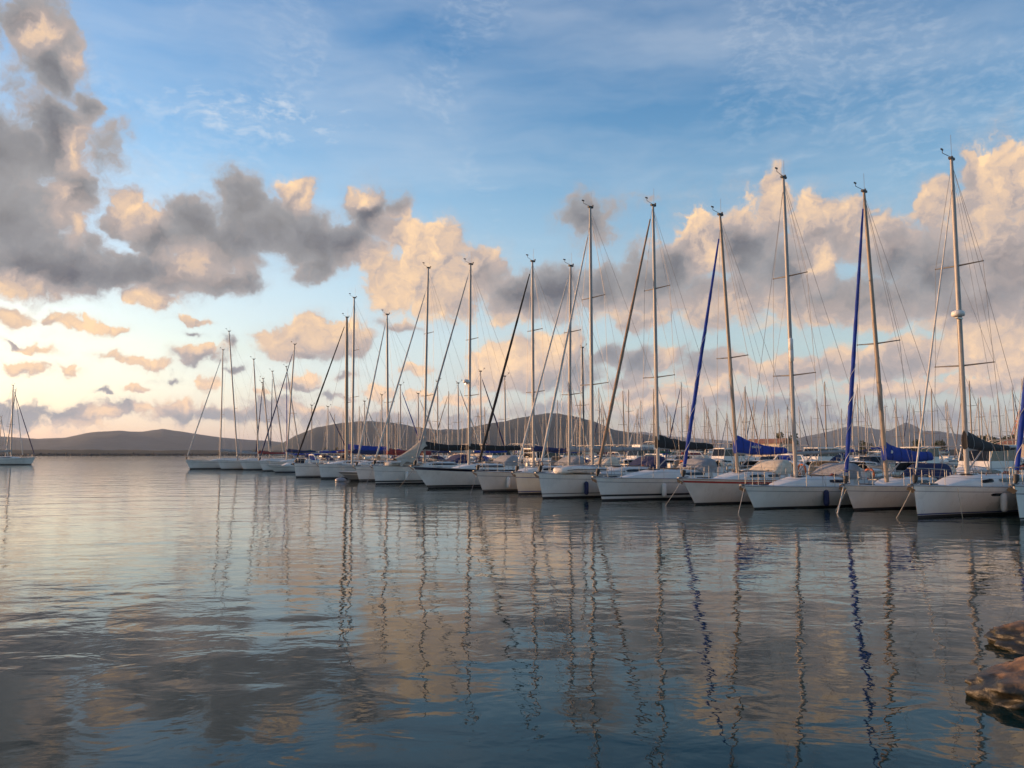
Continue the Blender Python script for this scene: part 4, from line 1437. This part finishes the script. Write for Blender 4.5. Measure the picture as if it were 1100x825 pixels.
second = [  # s, kind, options
    (-3.0, 'cabin', dict(canopy=None)), (1.6, 'cuddy', dict(canopy='black')), (5.7, 'cabin', dict(canopy=None)), (9.6, 'cuddy', dict(canopy=None)), (13.4, 'cuddy', dict(canopy='cream')),
    (17.2, 'open', dict(canopy='white')), (21.2, 'cuddy', dict(canopy=None)), (25.0, 'cuddy', dict(canopy='light')), (29.0, 'cuddy', dict(canopy='cream')), (33.0, 'open', dict(canopy=None)),
    (37.0, 'cuddy', dict(canopy='navy')), (45.2, 'cabin', dict(canopy=None)), (49.2, 'cuddy', dict(canopy='grey'))]
what = {'cabin': 'white cabin cruiser, dark wheelhouse windows', 'cuddy': 'white day cruiser with smoked windscreen', 'open': 'open white motor boat with smoked windscreen'}
sec_labels = set()
i2nd = 0
for s, kind, opt in second:
    bow = harbour(s, 14.6 + 8.6)
    cn = opt.get('canopy')
    lab = what[kind] + (' and %s canopy' % cn if cn else '') + ' behind ' + near_front(px_of(harbour(s, 14.6)))
    if lab in sec_labels:
        lab = lab.replace('white', 'plain white', 1)
    sec_labels.add(lab)
    bow_out = s == 5.7                                # one cruiser lies bow to the pontoon
    motor_boat('motor_boat', lab, harbour(s, 15.6) if bow_out else bow, L=8.4 + rng.random() * .8, B=3.0, fb=.95 if kind == 'cabin' else .82, rise=.4, rake=1.3, rz=AXIS if bow_out else BACK, group=SEC, style=kind, arch=(i2nd := i2nd + 1) % 3 == 0, hullmats=[WHITE2 if i2nd % 2 else CREAM, BLACKP, BLUESTRIPE, GREYSTRIPE, RUBBER, WHITE], **opt)

sail2 = [(41.2, 12.4, 'blue', None, 'dark'), (53.5, 10.6, 'blue', None, ''), (58, 11.5, 'grey', 'navy', ''), (62.5, 10.5, 'navy', 'light', ''), (67, 11, 'cream', None, ''), (71.5, 9.8, 'grey', 'light', ''),
         (76, 11.2, 'blue', 'blue', ''), (81, 10.2, 'navy', None, ''), (86, 9.6, 'red', 'light', ''), (92, 10.4, 'blue', None, ''), (98, 9.4, 'grey', 'navy', ''), (104, 9.9, 'green', None, '')]
for s, mh, cov, gen, dk in sail2:
    bow = harbour(s, 14.6 + 10)
    px = px_of(harbour(s, 20))
    Y('sailing_yacht', '%syacht, %s boom cover%s, berthed behind %s' % ('dark-masted ' if dk else 'white ', cov, ' and %s headsail' % gen if gen else '', near_front(px)), bow,
      h=Yacht(10.2, 3.3, 1.05, .2, .4), rz=BACK, mast_x=4.0, mast_h=mh, mast_r=.085, mast_mat=ALUD if dk else ALU, genoa=gen, cover=cov, hood=rng.choice(['blue', 'navy', 'grey', 'cream']), detail=1,
      spreaders=(.5,), group=SEC)


# ------------------------------------------------------------------ the rows further back: a few kinds of yacht, copied with all their parts
def copy_tree(o, parent=None):
    c = o.copy()
    COL.objects.link(c)
    if parent is not None:
        c.parent = parent
    for ch in o.children:
        copy_tree(ch, c)
    return c


REAR = 'yachts moored in the rows further back'
kinds = [('white', 'blue', None, ALU), ('white', 'navy', 'light', ALU), ('white', 'cream', None, ALUT), ('cream-hulled', 'black', 'tan', ALU), ('navy-hulled', 'grey', 'light', ALU),
         ('white', 'green', None, ALUT), ('white', 'red', 'navy', ALU), ('grey-hulled', 'white', None, ALU)]
hm_of = {'white': [WHITE, BLACKP, BLUESTRIPE, GREYSTRIPE, ALU, WHITE], 'cream-hulled': [CREAM, BLUEP, GOLDSTRIPE, GOLDSTRIPE, TEAK, CREAM], 'navy-hulled': [NAVYHULL, BLACKP, WHITE, WHITE, ALU, WHITE], 'grey-hulled': [GREYHULL, BLACKP, WHITE, WHITE, ALU, WHITE]}
protos = []
for k, (hc, cov, gen, mm) in enumerate(kinds):
    r, _ = Y('sailing_yacht', 'proto', Vector((0, 0, 0)), h=Yacht(9.6 + .35 * k, 3.2, 1.05, .2, .4), mast_x=3.9, mast_h=11.2 + .38 * ((k * 5) % 8), mast_r=.095, mast_mat=mm, genoa=gen, cover=cov,
             hullmats=hm_of[hc], detail=0, spreaders=(.5,) if k % 2 else (.37, .68), group=REAR, gear=False)
    protos.append((r, hc, cov))

berths = []
for d, flip in ((60, 0), (64.5, 1), (92, 0), (96.5, 1), (124, 0), (128.5, 1), (156, 0), (160.5, 1)):
    s = -30.0
    while s < 330:
        s += rng.uniform(4.2, 6.8) * (1.0 if d < 100 else 1.15)
        p = harbour(s, d)
        px = px_of(p)
        if p.y < 112 or p.y > 330 or px < 336 or px > 1128 or rng.random() < .22:
            continue
        if px < 690 and rng.random() < .5:
            continue
        berths.append((p, px, flip, d))
berths = berths[:170]
ordn = ['nearest', 'second nearest', 'third nearest', 'fourth nearest', 'fifth nearest', 'sixth nearest', 'seventh nearest', 'eighth nearest', 'ninth nearest', 'tenth nearest', 'eleventh nearest', 'farthest']
used = {}
cells = {}
for b in berths:
    k = rng.randrange(len(protos))
    cells.setdefault((k, near_front(b[1])), []).append(b)
for (k, nf), lst in cells.items():
    lst.sort(key=lambda b: b[0].length)
    for j, (p, px, flip, d) in enumerate(lst):
        root, hc, cov = protos[k]
        if k not in used:
            o = root
            used[k] = 1
        else:
            o = copy_tree(root)
        rz = (AXIS if flip == 0 else BACK) + rng.uniform(-.04, .04)
        sc = rng.uniform(.88, 1.18)
        o.scale = (sc, sc, sc * rng.uniform(.94, 1.06))
        o.location = p
        o.rotation_euler = (rng.uniform(-.012, .012), rng.uniform(-.012, .012), rz)
        o['label'] = '%s rear-row yacht, %s boom cover%s, behind %s' % (hc, cov, '' if len(lst) == 1 else ', ' + ordn[min(j, 11)] + ' such', nf)
        o['category'] = 'sailing yacht'
        o['group'] = REAR
for d, lab in ((62.2, 'nearest pontoon of the rear rows'), (94.2, 'second pontoon of the rear rows'), (126.2, 'third pontoon of the rear rows'), (158.2, 'farthest pontoon of the rear rows')):
    pontoon(d, -20, 260, lab)

# motor boats in the fairway berths at the right, seen over the front row
MOT = 'motor boats berthed beyond the second row'
i = 0
for s, d, kind, cn in ((22, 41, 'cabin', None), (27, 41.5, 'cuddy', 'grey'), (32, 41, 'cabin', 'navy'), (38, 41, 'cuddy', 'blue'), (44, 41.5, 'cabin', None), (50, 41, 'cuddy', 'cream'), (57, 41, 'fly', None), (64, 41, 'cuddy', None),
                       (71, 41, 'cabin', None), (79, 41, 'cuddy', 'white'), (88, 41, 'cabin', None)):
    p = harbour(s, d)
    nm = {'cabin': 'white cabin cruiser', 'fly': 'white flybridge cruiser', 'cuddy': 'white day cruiser'}[kind] + (' with %s canopy' % cn if cn else '')
    motor_boat('motor_boat', nm + ' across the fairway past ' + near_front(px_of(p)), p, L=9.5, B=3.2, fb=1.05, rise=.5, rake=1.5, style=kind, canopy=cn, group=MOT, rz=AXIS)

# ------------------------------------------------------------------ quay: sheds, travelling crane, trees
WALLC = pm('shed_render', (.42, .36, .28), .9, .12, .8)
ROOFC = pm('shed_roof_tile', (.26, .11, .06), .85, .2, 2.0)
for nm, (s, d), (w, l, hgt), lab in (
        ('shed', (20, 205), (22, 10, 4.2), 'long ochre harbour shed with tiled roof at the right end of the quay'), ('shed', (70, 212), (16, 9, 3.6), 'low ochre shed with tiled roof in the middle of the quay'),
        ('shed', (150, 206), (14, 8, 4.4), 'tall narrow ochre shed behind the middle masts'), ('shed', (330, 208), (26, 9, 4.0), 'long ochre shed below the hill at the left end of the quay')):
    p = harbour(s, d, 1.3)
    r = empty(nm, p, math.atan2(US.y, US.x))
    tag(r, lab, 'shed', 'sheds on the quay')
    MB().box((0, 0, hgt / 2), (w, l, hgt)).build('wall', WALLC, r)
    rf = MB()
    e = .5
    rf.loft([[(-w / 2 - e, -l / 2 - e, hgt), (-w / 2 - e, l / 2 + e, hgt), (-w / 2 - e, 0, hgt + 1.7)], [(w / 2 + e, -l / 2 - e, hgt), (w / 2 + e, l / 2 + e, hgt), (w / 2 + e, 0, hgt + 1.7)]], 0, False)
    rf.build('roof', ROOFC, r)
    for k in range(3):
        x = -w / 3 + k * w / 3
        wn = MB().box((x, l / 2 + .03, hgt * .58), (1.4, .10, 1.2)).build('window', GLASS, r)
        MB().box((x, l / 2 + .05, hgt * .58 - .68), (1.7, .16, .1)).build('sill', WALLC, wn)
    MB().box((w * .42, l / 2 + .04, 1.05), (1.1, .12, 2.1)).build('door', TEAK, r)

CRANEP = pm('crane_paint', (.50, .17, .035), .5, .15, 2.0)
p = harbour(-8, 202, 1.3)
p = on_water(1085, 495.4)
cr = empty('mobile_crane', Vector((p.x, p.y, 1.3)), R(200))
tag(cr, 'orange mobile crane with raised lattice jib at the right end of the quay', 'crane')
MB().box((0, 0, 1.2), (5.5, 2.5, 1.2)).build('chassis', CRANEP, cr)
MB().box((1.0, 0, 2.6), (2.0, 2.2, 1.5), 0, 0, .9).build('cab', CRANEP, cr)
jb = MB()
a, b = Vector((-.5, 0, 2.2)), Vector((-5.5, 0, 14.5))
u = (b - a).normalized()
n1 = Vector((0, 1, 0))
n2 = u.cross(n1)
cn = [(a + (n1 * sx + n2 * sy) * .55, b + (n1 * sx + n2 * sy) * .25) for sx, sy in ((1, 1), (1, -1), (-1, -1), (-1, 1))]
for q0, q1 in cn:
    jb.tube([q0, q1], .09, 5)
for k in range(12):
    for j in range(4):
        q0, q1 = cn[j]
        r0, r1 = cn[(j + 1) % 4]
        jb.tube([q0 + (q1 - q0) * (k / 12), r0 + (r1 - r0) * ((k + 1) / 12)], .05, 4)
jb.build('jib', CRANEP, cr)
wires([[b, (2.2, 0, 3.4)], [b, b - Vector((0, 0, 6))]], .035).build('hoist_rope', WIRE, cr)
for x in (-1.8, 1.8):
    for y in (-1.2, 1.2):
        MB().tube([(x, y - .2, .55), (x, y + .2, .55)], .55, 12).build('wheel', RUBBER, cr)
q2 = bpy.data.objects['quay']

LEAF = []
for nm, cc in (('leaf_olive', (.050, .058, .022)), ('leaf_dark', (.026, .042, .018)), ('leaf_light', (.085, .085, .034))):
    LEAF.append(pm(nm, cc, .75, .35, .8))
BARK = pm('bark', (.12, .085, .06), .9, .3, 4.0)


def tree(p, h, w, seed, label):
    rr = random.Random(seed)
    root = empty('tree', p, rr.random() * 6)
    tag(root, label, 'tree', 'trees on the quay')
    tk = MB().tube([(0, 0, 0), (.1, .05, h * .3), (.05, 0, h * .62)], [h * .045, h * .032, h * .012], 7)
    for k in range(5):
        a = rr.random() * 6.28
        z = h * rr.uniform(.28, .5)
        tk.tube([(.05, 0, z), (math.cos(a) * w * .3, math.sin(a) * w * .3, z + h * .22)], [h * .016, h * .006], 5)
    tk.build('trunk', BARK, root)
    cr_ = MB()
    blobs = [(rr.uniform(-.34, .34) * w, rr.uniform(-.34, .34) * w, h * rr.uniform(.45, .88), rr.uniform(.14, .26) * w) for _ in range(11)]
    for bx_, by_, bz, br in blobs:
        mi = rr.choice([0, 0, 1, 1, 2])
        for _ in range(70):
            v = Vector((rr.gauss(0, 1), rr.gauss(0, 1), rr.gauss(0, .8))).normalized() * br * rr.uniform(.55, 1.1)
            q0 = Vector((bx_, by_, bz)) + v
            e1 = Vector((rr.uniform(-1, 1), rr.uniform(-1, 1), rr.uniform(-1, 1))).normalized() * h * .045
            e2 = Vector((rr.uniform(-1, 1), rr.uniform(-1, 1), rr.uniform(-1, 1))).normalized() * h * .045
            cr_.add([q0 - e1, q0 + e2, q0 + e1, q0 - e2], [(0, 1, 2, 3)], mi if rr.random() < .8 else rr.choice([0, 1, 2]), False)
    cr_.build('crown', LEAF, root)
    return root


spots = [(838, 5.5), (846, 7), (853, 5.2), (930, 4.2), (1046, 5.0), (1060, 5.8), (1073, 4.6), (1089, 6.4), (1098, 5.2), (716, 4.0), (655, 4.4), (350, 4.2), (362, 5.0), (430, 4.4), (500, 4.0), (790, 4.6), (985, 4.4), (1010, 5.0)]
spots.sort()
word = ['leftmost', 'second', 'third', 'fourth', 'fifth', 'sixth', 'seventh', 'eighth', 'ninth', 'tenth', 'eleventh', 'twelfth', 'thirteenth', 'fourteenth', 'fifteenth', 'sixteenth', 'seventeenth', 'rightmost']
for k, (px, hh) in enumerate(spots):
    d = look(px, 487)
    a = d.x / d.y
    # on the quay: intersect the sight line with the strip 12 m behind its edge
    dd = 210 + 14 * ((k * 7) % 5)
    # ROW0 + US*s + UD*dd lies on x = a*y
    s = -((ROW0.x + UD.x * dd) - a * (ROW0.y + UD.y * dd)) / (US.x - a * US.y)
    tree(harbour(s, dd, 1.3), hh * 1.25, hh * 1.0, 100 + k, 'olive-green tree on the far quay, %s along the horizon%s' % (word[k], '' if k in (0, 17) else ' from the left'))


# ------------------------------------------------------------------ evening haze over the bay
hz = MB().box((0, 7000, 118), (26000, 16000, 246))
ho = hz.build('haze', bpy.data.materials.new('haze_air'))
tag(ho, kind='stuff')
m = ho.data.materials[0]
m.use_nodes = True
nt = m.node_tree
nt.nodes.clear()
pv = nt.nodes.new('ShaderNodeVolumePrincipled')
pv.inputs['Color'].default_value = (.64, .79, 1.0, 1)
pv.inputs['Density'].default_value = .00006
pv.inputs['Anisotropy'].default_value = .2
mo = nt.nodes.new('ShaderNodeOutputMaterial')
nt.links.new(pv.outputs[0], mo.inputs['Volume'])
